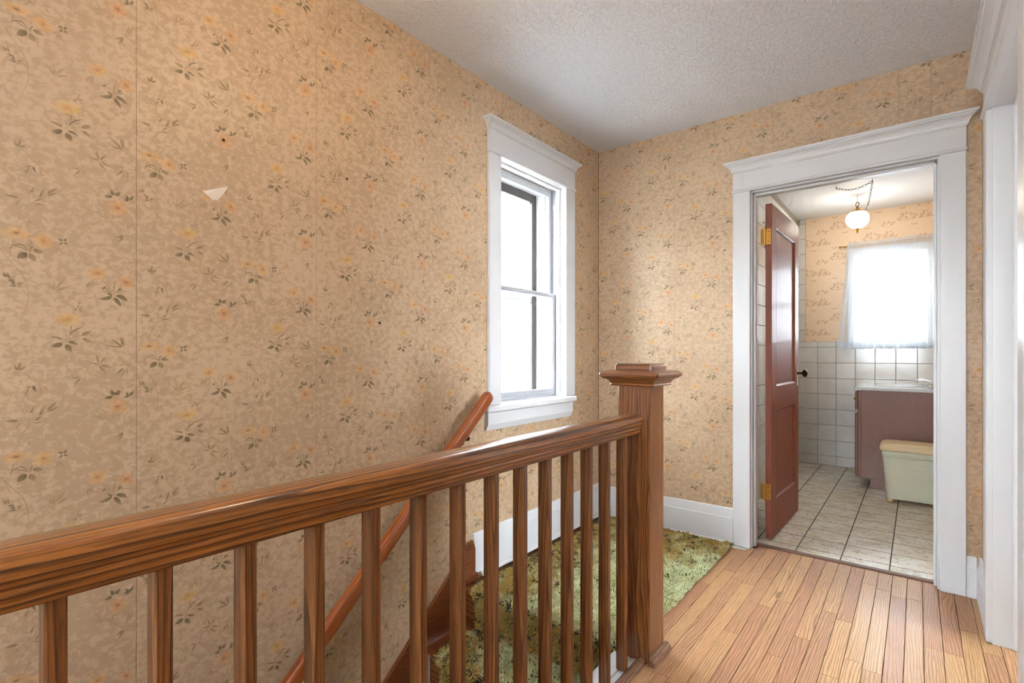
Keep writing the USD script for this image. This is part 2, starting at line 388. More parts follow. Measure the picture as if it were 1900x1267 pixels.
# --- the wallpaper's print, drawn once and repeated on a half-drop lattice (millimetres about the root of the two-flower spray)
LEAVES=[((-3.5,0.9),(-32.0,-8.7),9.7,0,0.18),((4.8,3.2),(30.9,-10.6),10.8,0,0.2),((0.3,-2.7),(15.8,-26.2),10.1,0,0.1),((-3.5,1.7),(-14.9,10.8),5.4,0,0),((8.7,17.5),(20.4,22.2),3.2,0,0),((9.6,19.6),(17.8,27.6),2.9,0,0),((-24.3,18.5),(-16.8,27.1),4.0,0,0),((-44.6,38.1),(-50.7,34.4),2.2,1,0),((-48.8,34.6),(-57.3,28.3),2.2,1,0),((-53.1,29.5),(-60.9,23.3),2.2,1,0),((-42.2,33.8),(-48.2,27.7),2.2,1,0),((-47.6,28.5),(-53.7,21.0),2.2,1,0),((-57.3,22.9),(-54.3,16.3),2.2,1,0),((-45.2,28.8),(-46.4,18.6),2.2,1,0),((-106.7,417.6),(-128.5,409.0),11.5,0,0.15),((-100.5,413.4),(-89.0,395.5),13.0,0,0.05),((-95.9,420.2),(-75.1,412.9),7.2,0,0.2),((-106.2,426.4),(-130.4,434.0),6.1,1,-0.1),((-68.3,438.1),(-47.6,449.9),9.0,1,0.05),((-66.8,430.2),(-49.8,419.1),8.3,1,0.1),((-78.0,503.6),(-83.2,509.8),3.6,1,0),((-75.7,508.3),(-73.6,521.2),3.2,1,0),((-73.6,506.0),(-65.6,513.7),2.9,1,0),((-72.1,502.0),(-65.0,502.5),2.9,1,0),((-79.7,502.1),(-87.9,505.0),2.9,1,0),((-73.6,520.1),(-70.7,527.7),2.5,1,0),((-173.5,92.9),(-191.0,76.0),13.7,0,-0.05),((-169.3,90.7),(-158.2,73.6),13.0,1,0.05),((-163.0,101.7),(-142.7,97.0),10.1,1,0.12),((-106.5,133.9),(-114.3,138.4),5.8,0,0),((-104.2,134.2),(-97.1,141.1),6.1,0,0),((-106.5,130.1),(-112.9,122.7),4.7,0,0),((-103.6,129.9),(-96.2,125.5),5.0,0,0),((-115.2,115.3),(-102.5,99.1),5.0,2,0),((-117.4,113.5),(-115.2,99.0),4.3,2,0),((-168.0,243.2),(-159.8,258.9),4.3,1,0),((-170.6,245.1),(-175.1,251.1),3.6,2,0),((-168.0,243.2),(-158.8,249.1),3.2,1,0),((-188.7,225.7),(-213.1,227.4),6.8,1,0),((-193.1,206.3),(-183.3,223.4),6.1,2,0),((-150.2,234.9),(-141.1,260.5),6.5,1,0),((-135.9,247.2),(-116.3,268.3),6.5,1,0),((-135.1,243.0),(-112.9,255.0),4.7,1,0),((-158.8,223.5),(-144.9,234.4),4.3,1,0),((-161.4,217.1),(-139.4,219.3),3.6,1,0),((-170.6,171.3),(-165.1,167.4),2.9,1,0),((-2.9,274.4),(-20.6,270.1),8.6,0,0.1),((-0.3,276.6),(-7.0,291.5),9.4,0,0),((4.2,276.9),(14.5,289.0),10.1,0,0),((32.9,271.0),(27.6,285.0),6.1,0,0),((36.2,272.6),(46.3,286.3),6.5,0,0),((33.6,268.7),(23.0,273.5),5.0,0,0),((27.0,267.2),(17.1,264.1),2.9,0,0),((6.7,228.3),(4.2,216.6),3.2,0,0),((8.7,228.7),(11.9,217.4),3.2,0,0),((-193.6,12.9),(-203.2,16.0),3.2,0,0),((-192.0,8.8),(-205.7,8.8),3.6,0,0),((-195.6,15.5),(-200.1,24.1),3.2,0,0),((-190.0,9.7),(-178.2,22.4),2.9,1,0),((-191.5,13.1),(-184.4,18.1),2.9,1,0),((-208.7,28.0),(-216.6,36.5),4.7,1,0),((-204.7,28.5),(-207.7,41.4),4.3,1,0),((-199.1,20.0),(-207.7,22.5),2.9,0,0),((-190.5,5.4),(-182.3,9.8),2.5,1,0),((-26.8,223.7),(-41.6,243.3),4.3,2,0),((-23.0,220.3),(-48.2,222.5),3.6,2,0),((-19.9,214.7),(-37.9,215.5),3.2,2,0),((-4.1,210.1),(1.6,228.7),3.6,2,0),((21.7,172.2),(11.3,149.6),6.8,1,0),((19.7,172.6),(3.2,160.1),5.0,1,0),((30.9,190.0),(35.9,213.6),3.6,2,0),((34.2,189.8),(44.9,217.8),3.6,2,0),((19.7,-137.8),(-8.0,-113.7),6.1,1,0),((19.7,-137.8),(-16.2,-133.5),4.3,1,0),((23.0,-135.4),(14.5,-107.6),6.1,1,0),((21.7,-133.8),(21.0,-109.0),5.0,1,0),((151.7,-267.0),(137.9,-247.0),5.4,2,0),((152.5,-266.2),(150.2,-241.2),4.7,2,0),((155.5,-263.8),(174.6,-235.7),6.5,2,0),((157.0,-267.3),(181.6,-255.6),5.8,2,0),((-190.0,-196.7),(-195.6,-183.8),5.4,1,0),((-188.5,-196.7),(-183.6,-174.8),5.4,1,0),((-186.9,-196.7),(-174.0,-187.1),5.4,1,0),((-165.1,-236.8),(-175.6,-242.0),4.3,1,0),((-162.5,-236.9),(-158.2,-250.1),5.0,0,0),((-169.3,-243.7),(-179.2,-258.9),3.6,1,0),((-171.9,-248.6),(-177.1,-266.1),2.9,2,0),((-152.9,-224.4),(-134.5,-221.5),2.9,2,0),((-150.8,-231.7),(-145.4,-268.3),2.9,2,0),((-142.7,-239.3),(-131.8,-250.9),2.5,2,0),((-33.0,-183.5),(-54.3,-179.3),4.0,1,0),((-32.3,-181.2),(-37.6,-157.1),4.7,1,0),((-29.3,-181.2),(-14.9,-162.6),4.7,1,0),((-28.3,-186.7),(-5.4,-193.4),5.4,1,0),((-32.3,-189.7),(-13.6,-208.9),5.4,1,0),((-72.1,-218.2),(-90.2,-219.1),3.6,1,0),((-70.4,-220.2),(-83.8,-238.5),5.0,1,0),((-63.8,-216.6),(-58.5,-230.6),3.6,2,0),((21.7,-195.5),(4.2,-215.0),5.4,1,0),((25.0,-185.2),(6.7,-188.0),3.6,2,0),((24.3,-199.6),(13.9,-228.1),4.3,2,0),((30.3,-195.7),(29.6,-222.2),4.3,2,0),((30.9,-187.7),(47.6,-192.0),2.9,2,0)]
STROKES=[([(-1.0,1.9),(-12.7,25.2),(-27.7,44.3)],1.44,1),([(-1.0,3.9),(1.0,25.8),(5.8,46.2)],2.52,1),([(0.0,5.1),(9.6,16.8),(18.4,23.6)],1.44,1),([(3.2,8.2),(21.0,17.1),(39.9,12.0)],1.8,1),([(-7.3,11.2),(-14.9,19.5),(-23.0,22.6)],1.44,1),([(-42.2,34.9),(-53.7,27.1),(-60.9,20.2)],1.08,1),([(-93.9,434.4),(-79.5,453.1),(-61.8,461.0)],3.24,0),([(-97.7,430.1),(-103.9,446.5),(-107.3,450.9)],1.44,2),([(-95.9,428.8),(-91.1,445.5),(-89.0,463.2)],1.8,1),([(-99.6,421.9),(-98.2,433.6),(-97.7,445.0)],1.08,1),([(-95.4,425.3),(-80.9,435.2),(-67.4,437.6),(-45.2,438.8)],1.08,1),([(-89.6,466.7),(-89.0,451.9)],1.8,0),([(-170.4,98.4),(-184.9,112.4),(-205.7,97.0)],2.52,0),([(-170.4,97.0),(-184.9,105.3),(-198.9,107.9)],1.8,0),([(-168.5,98.7),(-162.7,110.4),(-152.9,118.5)],2.52,0),([(-168.0,100.9),(-165.4,123.6),(-157.4,147.3)],1.44,2),([(-169.3,100.7),(-173.2,115.1),(-177.7,124.3)],1.44,2),([(-168.0,90.9),(-165.4,105.6)],2.16,1),([(-142.7,115.9),(-120.8,115.9),(-106.2,130.9)],1.08,2),([(-193.8,131.0),(-198.9,110.7),(-202.7,85.5)],1.44,1),([(-193.1,154.1),(-182.3,191.7),(-171.4,213.7),(-168.0,252.2)],1.8,2),([(-182.3,191.0),(-164.1,217.2),(-150.8,233.0),(-134.5,245.3)],1.44,2),([(-178.4,153.4),(-171.9,161.8),(-166.2,173.0)],1.08,1),([(2.2,274.0),(5.8,260.6)],1.44,1),([(19.4,260.6),(32.6,270.9),(45.9,266.8)],1.44,1),([(-217.6,43.3),(-205.2,28.4),(-190.0,5.5)],1.44,1),([(-51.3,226.1),(-26.8,221.0),(4.8,194.9),(21.0,174.1)],1.8,2),([(21.0,174.1),(39.2,174.6),(59.5,157.8)],1.44,2),([(21.0,-137.4),(51.0,-173.7),(71.5,-204.8),(96.1,-243.0),(104.0,-293.6),(92.6,-334.4),(77.8,-366.9)],2.16,2),([(101.4,-301.8),(117.7,-319.9)],1.44,2),([(92.6,-334.4),(66.4,-340.2)],1.08,2),([(92.6,-334.4),(99.7,-360.2)],1.08,2),([(104.0,-295.7),(128.6,-295.4),(153.2,-267.1)],1.44,2),([(-220.0,-215.3),(-206.4,-205.3),(-192.5,-203.3),(-179.7,-203.7),(-164.1,-220.3),(-142.7,-237.5),(-123.5,-259.5)],1.08,1),([(-37.6,-186.5),(-54.3,-198.5),(-75.1,-217.0)],1.08,2)]
FLOWERS=[((-34.5,59.1),20.2,15.8,30,0),((28.3,42.3),18.7,15.1,-25,1),((-95.9,479.4),25.9,15.1,5,2),((-192.0,138.4),24.5,12.2,0,3),((-143.2,126.7),17.3,17.3,-40,0),((8.7,244.6),20.9,18.7,20,1)]
PU, PV = 0.2742, 0.5462
PAPER = np.array(lin(180, 155, 126))
TONE = [np.array((0.27, 0.27, 0.20)) * PAPER, np.array((0.47, 0.46, 0.36)) * PAPER, np.array((0.70, 0.67, 0.56)) * PAPER]
TALPHA = [0.92, 0.85, 0.72]
FLOWER_SHADE = 0.86
FLOWER = [(np.array(lin(226, 168, 92)), np.array(lin(180, 118, 60))), (np.array(lin(220, 156, 92)), np.array(lin(164, 102, 56))), (np.array(lin(228, 178, 92)), np.array(lin(204, 142, 62))), (np.array(lin(224, 168, 94)), np.array(lin(136, 94, 52)))]

def bez(a, c, b, k):
    t = np.linspace(0, 1, k)[:, None]
    return (1 - t) ** 2 * a + 2 * t * (1 - t) * c + t * t * b

def strip_mesh(line, half, cols, al):
    """ribbon about a line with three vertices across"""
    d = np.gradient(line, axis=0)
    d /= np.linalg.norm(d, axis=1, keepdims=True) + 1e-9
    nrm = np.stack([-d[:, 1], d[:, 0]], 1)
    k = len(line)
    v = np.vstack([line - nrm * half[:, None], line, line + nrm * half[:, None]])
    f = []
    for i in range(k - 1):
        for r in (0, 1):
            a, b = r * k + i, (r + 1) * k + i
            f += [[a, a + 1, b + 1], [a, b + 1, b]]
    return v, np.array(f), cols, al

def make_cell(seed=4):
    r = np.random.default_rng(seed)
    V, F, C, A, E = [], [], [], [], []
    n = e = 0
    def put(v, f, c, a):
        nonlocal n, e
        V.append(v); F.append(f + n); C.append(c); A.append(a); E.append(np.full(len(v), e)); n += len(v); e += 1
    for pts, w, t in STROKES:
        p = np.array(pts, float) / 1000
        s = np.r_[0, np.cumsum(np.linalg.norm(np.diff(p, axis=0), axis=1))]
        u = np.linspace(0, s[-1], max(6, 3 * len(p)))
        if len(p) > 2:
            from scipy.interpolate import PchipInterpolator
            line = PchipInterpolator(s, p)(u)
        else:
            line = np.stack([np.interp(u, s, p[:, k]) for k in (0, 1)], 1)
        half = w / 2000 * np.clip(np.sin(np.linspace(0.25, np.pi - 0.05, len(u))), 0.15, 1)
        put(*strip_mesh(line, half, np.tile(TONE[t] * r.uniform(0.9, 1.1), (3 * len(u), 1)), np.full(3 * len(u), TALPHA[t] * 0.85)))
    for a, b, w, t, bend in LEAVES:
        a, b = np.array(a) / 1000, np.array(b) / 1000
        d = b - a
        c = (a + b) / 2 + np.array([-d[1], d[0]]) * (bend if bend else r.uniform(-0.06, 0.06))
        line = bez(a, c, b, 8)
        x = np.linspace(0, 1, 8)
        half = w / 2000 * np.sin(np.pi * x ** 0.8) ** 0.8
        half[0] = half[-1] = 0.0001
        base = TONE[t] * r.uniform(0.9, 1.12)
        side = np.vstack([np.outer(1.22 - 0.1 * x, base), np.outer(0.72 + 0.5 * x, base), np.outer(0.86 + 0.25 * x, base)])
        put(*strip_mesh(line, half, side, np.tile(TALPHA[t] * (1 - 0.25 * x), 3)))
    for (cx, cy), rx, ry, rot, kind in FLOWERS:
        light, core = (c * FLOWER_SHADE for c in FLOWER[kind])
        k, ca, sa = 22, math.cos(math.radians(rot)), math.sin(math.radians(rot))
        th = np.arange(k) / k * 2 * np.pi
        rings = [(0.0, core, 0.95), (0.16, core, 0.66), (0.36, light * 0.84, 0.62), (0.66, light, 0.52), (1.0, light * np.array((1.05, 1.1, 1.2)), 0.26), (1.2, light * np.array((1.08, 1.15, 1.4)), 0.0)]
        v, col, al = [np.array([[cx, cy]])], [np.array([core])], [np.array([0.95])]
        for q, (rad, colr, aa) in enumerate(rings[1:], 1):
            pet = 1 + (0.16 * np.cos(7 * th + kind) + 0.12 * r.uniform(-1, 1, k)) * (0.4 if q < 2 else 1)
            x, y = rad * rx * pet * np.cos(th), rad * ry * pet * np.sin(th)
            v.append(np.stack([cx + x * ca - y * sa, cy + x * sa + y * ca], 1))
            col.append(np.outer(r.uniform(0.82, 1.12, k), colr)); al.append(np.full(k, aa) * (r.uniform(0.75, 1.0, k) if aa else 0))
        v = np.vstack(v) / 1000
        f = [[0, 1 + i, 1 + (i + 1) % k] for i in range(k)]
        for q in range(len(rings) - 2):
            b0, b1 = 1 + q * k, 1 + (q + 1) * k
            for i in range(k):
                j = (i + 1) % k
                f += [[b0 + i, b1 + i, b1 + j], [b0 + i, b1 + j, b0 + j]]
        put(v, np.array(f), np.vstack(col), np.concatenate(al))
    return np.vstack(V), np.vstack(F), np.vstack(C), np.concatenate(A), np.concatenate(E)

CELL = make_cell()

def print_on(parent, wall, u0, u1, z0, z1, ru, rz, holes, mat='wallpaper_print', cell=None, pu=PU, pv=PV, name='floral_print', n0=0.0003):
    cv, cf, cc, ca, ce = cell or CELL
    V, F, C, A = [], [], [], []
    n = 0
    for i in range(math.floor((u0 - ru) / pu) - 2, math.ceil((u1 - ru) / pu) + 2):
        for j in range(math.floor((z0 - rz) / pv) - 2, math.ceil((z1 - rz) / pv) + 2):
            p = cv + (ru + i * pu, rz + j * pv + (i % 2) * pv / 2)
            ok = (p[:, 0] > u0) & (p[:, 0] < u1) & (p[:, 1] > z0) & (p[:, 1] < z1)
            for h0, k0, h1, k1 in holes:
                ok &= ~((p[:, 0] > h0) & (p[:, 0] < h1) & (p[:, 1] > k0) & (p[:, 1] < k1))
            f = cf[ok[cf].all(1)]
            if not len(f):
                continue
            used, inv = np.unique(f, return_inverse=True)
            w = np.empty((len(used), 3))
            out = n0 + 4e-6 * ce[used]
            a, b = p[used, 0], p[used, 1]
            w[:] = np.stack({'far': (a, -out, b), 'left': (out, a, b), 'bath': (a, 2.796 - out, b)}[wall], 1)
            V.append(w); F.append(inv.reshape(f.shape) + n); C.append(cc[used]); A.append(ca[used]); n += len(used)
    if V:
        f = np.vstack(F)
        if wall == 'left':
            pass
        obj(name, (np.vstack(V), f), mat, parent, color=np.vstack(C), alpha=np.concatenate(A), kind='stuff')

CUT1, CUT2 = sbox(-1.13, 0.74, -0.36, 2.24), sbox(0.90, -1.0, 1.88, 2.17)
seams = [-5.25] + [-2.648 + 0.5483 * k for k in range(-1, 5)] + [0.0]
for a, b in zip(seams[:-1], seams[1:]):
    g = sbox(a + (0.0006 if a > -5 else 0), -2.7, b - (0.0006 if b < 0 else 0), CEIL).difference(CUT1)
    p = obj('wallpaper_strip', plate(g, 0, -0.001, 0.0), 'wallpaper', wl)
    if b > -3.0:
        print_on(p, 'left', a + 0.001, b - 0.001, -1.1, CEIL, -2.6996, 1.2580, [(-1.157, 0.71, -0.338, 2.30)])
for a, b in zip([0.0, 0.537, 1.092, 1.647, 1.770], [0.537, 1.092, 1.647, 1.770, XR]):
    g = sbox(a + (0.0006 if a else 0.004), -0.2, b - (0.0006 if b < XR else 0), CEIL).difference(CUT2)
    p = obj('wallpaper_strip', plate(g, 1, 0.0, 0.001), 'wallpaper', wf)
    print_on(p, 'far', a + 0.001, b - 0.001, 0.15, CEIL, 0.4865 if a < 1.7 else 0.60, 1.7900, [(0.884, -1.0, 1.895, 2.19)])
# old nails, a torn scrap of lining and a lifted seam on the paper
for y, z in ((-1.974, 1.776), (-1.821, 1.229), (-2.419, 1.779)):
    obj('nail', lathe([(0.0, 0.0), (0.0035, 0.0), (0.0045, 0.003), (0.0, 0.0045)], (0, 0, 0), 8).apply_transform(trimesh.transformations.rotation_matrix(np.pi / 2, [0, 1, 0])).apply_translation((0.0, y, z)), 'nail_metal', wl)
for x, z in ((0.450, 1.990), (0.447, 1.929), (0.837, 1.711)):
    obj('nail', lathe([(0.0, 0.0), (0.003, 0.0), (0.004, 0.003), (0.0, 0.0045)], (0, 0, 0), 8).apply_transform(trimesh.transformations.rotation_matrix(np.pi / 2, [1, 0, 0])).apply_translation((x, 0.0, z)), 'nail_metal', wf)
hk = [(0.482, -0.002, 2.286), (0.482, -0.014, 2.284), (0.484, -0.018, 2.272), (0.480, -0.014, 2.262), (0.476, -0.006, 2.266)]
obj('wall_hook', tube(hk, 0.0016, 6), 'nail_metal', wf)
tear = np.array([(-2.479, 1.602), (-2.450, 1.612), (-2.425, 1.626), (-2.405, 1.634), (-2.414, 1.618), (-2.421, 1.603), (-2.434, 1.586), (-2.447, 1.579), (-2.456, 1.586), (-2.464, 1.596)])
tv = np.array([(0.0022 + 0.0016 * math.sin(7 * i), y, z) for i, (y, z) in enumerate(tear)])
obj('torn_patch', hull(np.vstack([tv, tv - [[0.0015, 0, 0]] * len(tv)])), 'torn_paper', wl, label='torn white paper scrap')

# --- baseboards with a bevelled cap
def base_profile(h):
    return [(0.0, 0.0), (0.019, 0.0), (0.019, h - 0.055), (0.0165, h - 0.05), (0.010, h - 0.004), (0.008, h), (0.0, h)]
bl = obj('baseboard_left', prism([(n, z + 0.022) for n, z in base_profile(0.195)], 1, -1.268, -0.001), 'trim_paint', kind=S, label='white painted baseboard along the left wall above the top step')
obj('shoe_moulding', prism([(0.0, 0.0)] + [(0.032 * math.cos(a), 0.024 * math.sin(a)) for a in np.linspace(0, np.pi / 2, 6)], 1, -1.225, -0.002), 'trim_paint', bl)
bf = obj('baseboard_far', plate(Polygon([(-n, z) for n, z in base_profile(0.207)]), 0, 0.020, 0.8855), 'trim_paint', kind=S, label='white painted baseboard on the far wall behind the newel post')
obj('shoe_moulding', prism([(0.0, 0.0)] + [(-0.030 * math.cos(a), 0.022 * math.sin(a)) for a in np.linspace(0, np.pi / 2, 6)], 0, 0.033, 0.885), 'trim_paint', bf)
bR = obj('baseboard_right', plate(Polygon([(XR - n, z) for n, z in base_profile(0.185)]), 1, -0.355, -0.002), 'trim_paint', kind=S, label='short white baseboard on the right wall beside the door frame')
obj('return_board', plate(Polygon([(-n, z) for n, z in base_profile(0.185)]), 0, 1.8935, 1.928), 'trim_paint', bR)

# --- hall window
w1 = thing('window_1', (0, -0.75, 0.80), 'white framed narrow sash window on the left wall above the handrail', 'window', kind=S)
def wpart(name, mesh, mat='window_paint', parent=w1, **k):
    return obj(name, mesh, mat, parent, **k)
wpart('casing', W('left', -1.157, -1.068, 0, 0.022, 0.842, 2.134, 0.002), 'trim_paint'); wpart('casing', W('left', -0.440, -0.338, 0, 0.022, 0.842, 2.134, 0.002), 'trim_paint')
wpart('bead', W('left', -1.165, -0.330, 0, 0.031, 2.131, 2.145, 0.005), 'trim_paint')
wpart('head_board', W('left', -1.157, -0.338, 0, 0.022, 2.144, 2.262, 0.001), 'trim_paint')
wpart('head_cap', crown('left', -1.157, -0.338, crown_profile(2.252, 0.053, 0.056), 0.022), 'trim_paint')
wpart('stool', W('left', -1.208, -0.366, -0.060, 0.055, 0.806, 0.842, 0.007), 'trim_paint')
wpart('apron', prism([(0.0, 0.712), (0.010, 0.712), (0.025, 0.744), (0.026, 0.806), (0.0, 0.806)], 1, -1.177, -0.372), 'trim_paint')
# jambs, liners and stops stepping back towards the sash
for s, y in ((-1, -1.068), (1, -0.440)):
    wpart('jamb', bx(-0.130, 0.0, y, y + s * 0.022, 0.842, 2.136), 'window_paint')
    wpart('stop', bx(-0.052, -0.024, y - s * 0.010, y, 0.842, 2.126, 0.003)); wpart('stop', bx(-0.128, -0.088, y - s * 0.014, y, 0.842, 2.126, 0.003))
    wpart('sash_track', bx(-0.088, -0.052, y - s * 0.004, y, 0.842, 2.126), 'aluminium')
wpart('jamb_head', bx(-0.130, 0.0, -1.09, -0.418, 2.132, 2.150)); wpart('stop', bx(-0.052, -0.024, -1.068, -0.440, 2.120, 2.132, 0.003)); wpart('stop', bx(-0.128, -0.088, -1.068, -0.440, 2.114, 2.132, 0.003))
wpart('sill', bx(-0.215, -0.055, -1.09, -0.418, 0.800, 0.846), 'window_paint')

def sash(name, x0, x1, y0, y1, z0, z1, st, rb, rt, mat):
    s = wpart(name, bx(x0, x1, y0, y0 + st, z0, z1, 0.003), mat)
    obj('stile', bx(x0, x1, y1 - st, y1, z0, z1, 0.003), mat, s)
    obj('bottom_rail', bx(x0, x1, y0 + st, y1 - st, z0, z0 + rb, 0.004), mat, s); obj('top_rail', bx(x0, x1, y0 + st, y1 - st, z1 - rt, z1, 0.004), mat, s)
    obj('glass', bx((x0 + x1) / 2 - 0.002, (x0 + x1) / 2 + 0.002, y0 + st, y1 - st, z0 + rb, z1 - rt), 'pane', s)
    return s
lo_ = sash('lower_sash', -0.078, -0.056, -1.064, -0.446, 0.846, 1.478, 0.030, 0.046, 0.026, 'aluminium')
obj('rail_lip', bx(-0.056, -0.048, -1.030, -0.480, 0.862, 0.872, 0.003), 'aluminium', lo_)
obj('rail_lip', bx(-0.056, -0.046, -1.030, -0.480, 1.462, 1.476, 0.003), 'aluminium', lo_)
sash('upper_sash', -0.104, -0.082, -1.060, -0.450, 1.452, 2.116, 0.026, 0.026, 0.030, 'aluminium')
obj('sash_latch', bx(-0.056, -0.046, -0.476, -0.468, 2.00, 2.03, 0.003), 'window_paint', w1)
for s, y in ((-1, -1.068), (1, -0.455)):
    wpart('outer_jamb', bx(-0.235, -0.130, y, y + s * 0.035, 0.80, 2.15))
wpart('outer_jamb', bx(-0.235, -0.130, -1.09, -0.418, 2.118, 2.150))
st_ = wpart('storm_sash', bx(-0.222, -0.198, -1.066, -1.030, 0.848, 2.116, 0.002), 'storm_frame', label='dark outer storm sash')
obj('storm_stile', bx(-0.222, -0.198, -0.498, -0.458, 0.848, 2.116, 0.002), 'storm_frame', st_)
obj('storm_rail', bx(-0.222, -0.198, -1.030, -0.498, 2.066, 2.116, 0.002), 'storm_frame', st_); obj('storm_rail', bx(-0.222, -0.198, -1.030, -0.498, 0.848, 0.872, 0.002), 'storm_frame', st_)
obj('storm_rail', bx(-0.218, -0.202, -1.030, -0.498, 1.432, 1.456, 0.002), 'aluminium', st_); obj('glass', bx(-0.214, -0.210, -1.030, -0.498, 0.872, 2.066), 'pane', st_)

# --- white frame of the bathroom doorway
t1 = thing('trim_1', (1.39, 0, 0), 'white moulded door frame around the bathroom doorway', 'door frame', kind=S)
def tp(name, mesh, mat='trim_paint', parent=t1):
    return obj(name, mesh, mat, parent)
tp('casing', W('far', 0.887, 0.979, 0, 0.022, 0, 2.028, 0.003)); tp('casing', W('far', 1.800, 1.893, 0, 0.022, 0, 2.028, 0.003))
tp('bead', W('far', 0.880, 1.900, 0, 0.032, 2.026, 2.041, 0.005)); tp('head_board', W('far', 0.887, 1.893, 0, 0.022, 2.040, 2.146, 0.001))
tp('head_cap', crown('far', 0.887, 1.893, crown_profile(2.136, 0.062, 0.064), 0.022))
tp('jamb', bx(0.965, 0.985, 0.0, 0.12, 0, 2.022)); tp('jamb', bx(1.792, 1.812, 0.0, 0.12, 0, 2.022)); tp('jamb_head', bx(0.965, 1.812, 0.0, 0.12, 2.018, 2.037))
tp('door_stop', bx(0.985, 0.997, 0.030, 0.072, 0, 2.018, 0.003)); tp('door_stop', bx(1.779, 1.792, 0.030, 0.072, 0, 2.018, 0.003)); tp('door_stop', bx(0.985, 1.792, 0.030, 0.072, 2.004, 2.018, 0.003))
obj('trim_2', prism([(0.056, -0.004), (0.098, -0.004), (0.098, 0.003), (0.090, 0.008), (0.062, 0.008), (0.056, 0.003)], 0, 0.985, 1.792), 'threshold_wood', kind=S, label='thin dark wooden threshold strip between floorboards and bathroom tiles')
obj('trim_3', [bx(0.880, 0.972, -0.055, -0.026, 0.0, 0.004, 0.001), bx(0.878, 0.966, -0.062, -0.054, 0.0, 0.003, 0.001)], 'steel_strip', kind=S, label='short pale metal edging strip at the foot of the left door casing')

# --- white frame of the doorway in the right wall, near the camera
t4 = thing('trim_4', (XR, -0.85, 0), 'white moulded door frame at the right edge of the picture', 'door frame', kind=S)
tp('casing', W('right', -0.455, -0.355, 0, 0.022, 0, 2.036, 0.003), parent=t4); tp('casing', W('right', -1.338, -1.236, 0, 0.022, 0, 2.036, 0.003), parent=t4)
tp('bead', W('right', -1.345, -0.348, 0, 0.032, 2.034, 2.049, 0.005), parent=t4); tp('head_board', W('right', -1.338, -0.355, 0, 0.022, 2.048, 2.154, 0.001), parent=t4)
tp('head_cap', crown('right', -1.338, -0.355, crown_profile(2.139, 0.062, 0.074), 0.022), parent=t4)
tp('jamb', bx(XR - 0.004, 2.07, -0.461, -0.435, 0, 2.04), parent=t4); tp('jamb', bx(XR - 0.004, 2.07, -1.255, -1.230, 0, 2.04), parent=t4); tp('jamb_head', bx(XR - 0.004, 2.07, -1.255, -0.435, 2.036, 2.055), parent=t4)
tp('door_stop', bx(1.998, 2.036, -0.474, -0.461, 0, 2.036, 0.003), parent=t4); tp('door_stop', bx(1.998, 2.036, -1.230, -1.217, 0, 2.036, 0.003), parent=t4); tp('door_stop', bx(1.998, 2.036, -1.230, -0.461, 2.022, 2.036, 0.003), parent=t4)

# --- hall floor: narrow oak strips laid towards the bathroom
fl_ = obj('floor', [bx(0.0, XR, -1.33, 0.12, -0.30, -0.022), bx(0.862, XR, -5.25, -1.33, -0.30, -0.022), bx(XR, 2.25, -1.253, -0.436, -0.30, -0.022)], 'seam_shadow', kind=S, label='worn oak strip floor of the landing')
obj('floor_lower', bx(-0.1, 0.95, -5.3, -0.9, -2.80, -2.72), 'plaster', kind=S, label='floor at the foot of the stairs')
pitch, r = 0.0567, np.random.default_rng(23)
k = 0
far_boards = []
while True:
    x0 = 0.9435 + pitch * (k - 2)
    if x0 > 2.20:
        break
    x1 = x0 + pitch
    ymax = 0.057 if x0 > 0.98 and x1 < 1.81 else -0.001 if x1 < XR + 0.04 else -0.437
    ymin = -1.37 if x0 < 0.90 else -5.25 if x1 < XR + 0.04 else -1.252
    y = ymax
    first = r.uniform(0.15, 0.7)
    while y > ymin + 0.02:
        ln = first if y == ymax else r.choice([0.34, 0.46, 0.62, 0.78, 0.95, 1.15])
        y0 = max(ymin, y - ln)
        if y0 < ymin + 0.12:
            y0 = ymin
        g = 0.0007
        m = tile(x0 + g * r.uniform(0.5, 1.6), x1 - g * r.uniform(0.5, 1.6), y0 + g, y - g * 0.5, -0.022, r.uniform(-0.0006, 0.0004), 2, 1, 0.0012)
        tone = float(r.beta(1.6, 1.6))
        if y > -2.35:
            obj('floor_board', m, 'oak_floor', fl_, tone=tone)
        else:
            far_boards.append((m, tone))
        y = y0
    k += 1
tv_ = np.concatenate([np.full(len(m.vertices), t) for m, t in far_boards])
p = obj('floor_board', [m for m, t in far_boards], 'oak_floor', fl_, kind='stuff', tone=0.5)
UsdGeom.PrimvarsAPI(stage.GetPrimAtPath(p)).GetPrimvar('tone').Set(Vt.FloatArray.FromNumpy(tv_.astype(np.float32)))

# ------------------------------------------------------------------ stairs going down along the left wall
RISE, GO, Y0S = 0.195, 0.228, -1.337
ss = thing('staircase', (0.43, Y0S, 0), 'brown stained wooden stairs going down beside the left wall', 'staircase', kind=S)
for i in range(0, 13):
    yr, zt = Y0S - GO * i, -RISE * i
    ytop = 0.0 if i == 0 else yr + GO
    z = zt
    nose = [(ytop if i else -1.325, z - 0.026), (ytop if i else -1.325, z)] + [(yr - 0.018 + 0.013 * math.sin(-a) - 0.0, z - 0.013 + 0.013 * math.cos(a)) for a in np.linspace(0, np.pi, 7)]
    obj('tread', prism(nose, 0, 0.020, 0.852), 'stained_stair', ss)
    obj('riser', bx(0.020, 0.852, yr, yr + 0.018, z - RISE, z - 0.026), 'oak_across', ss)
sl = RISE / GO
sk = lambda y, d: 0.143 + sl * (y - (-1.36)) + d
upper = [(-1.272, 0.022), (-1.272, 0.150), (-1.292, 0.196), (-1.305, sk(-1.305, 0)), (-4.35, sk(-4.35, 0)), (-4.35, sk(-4.35, -0.095)), (-1.42, sk(-1.42, -0.095))]
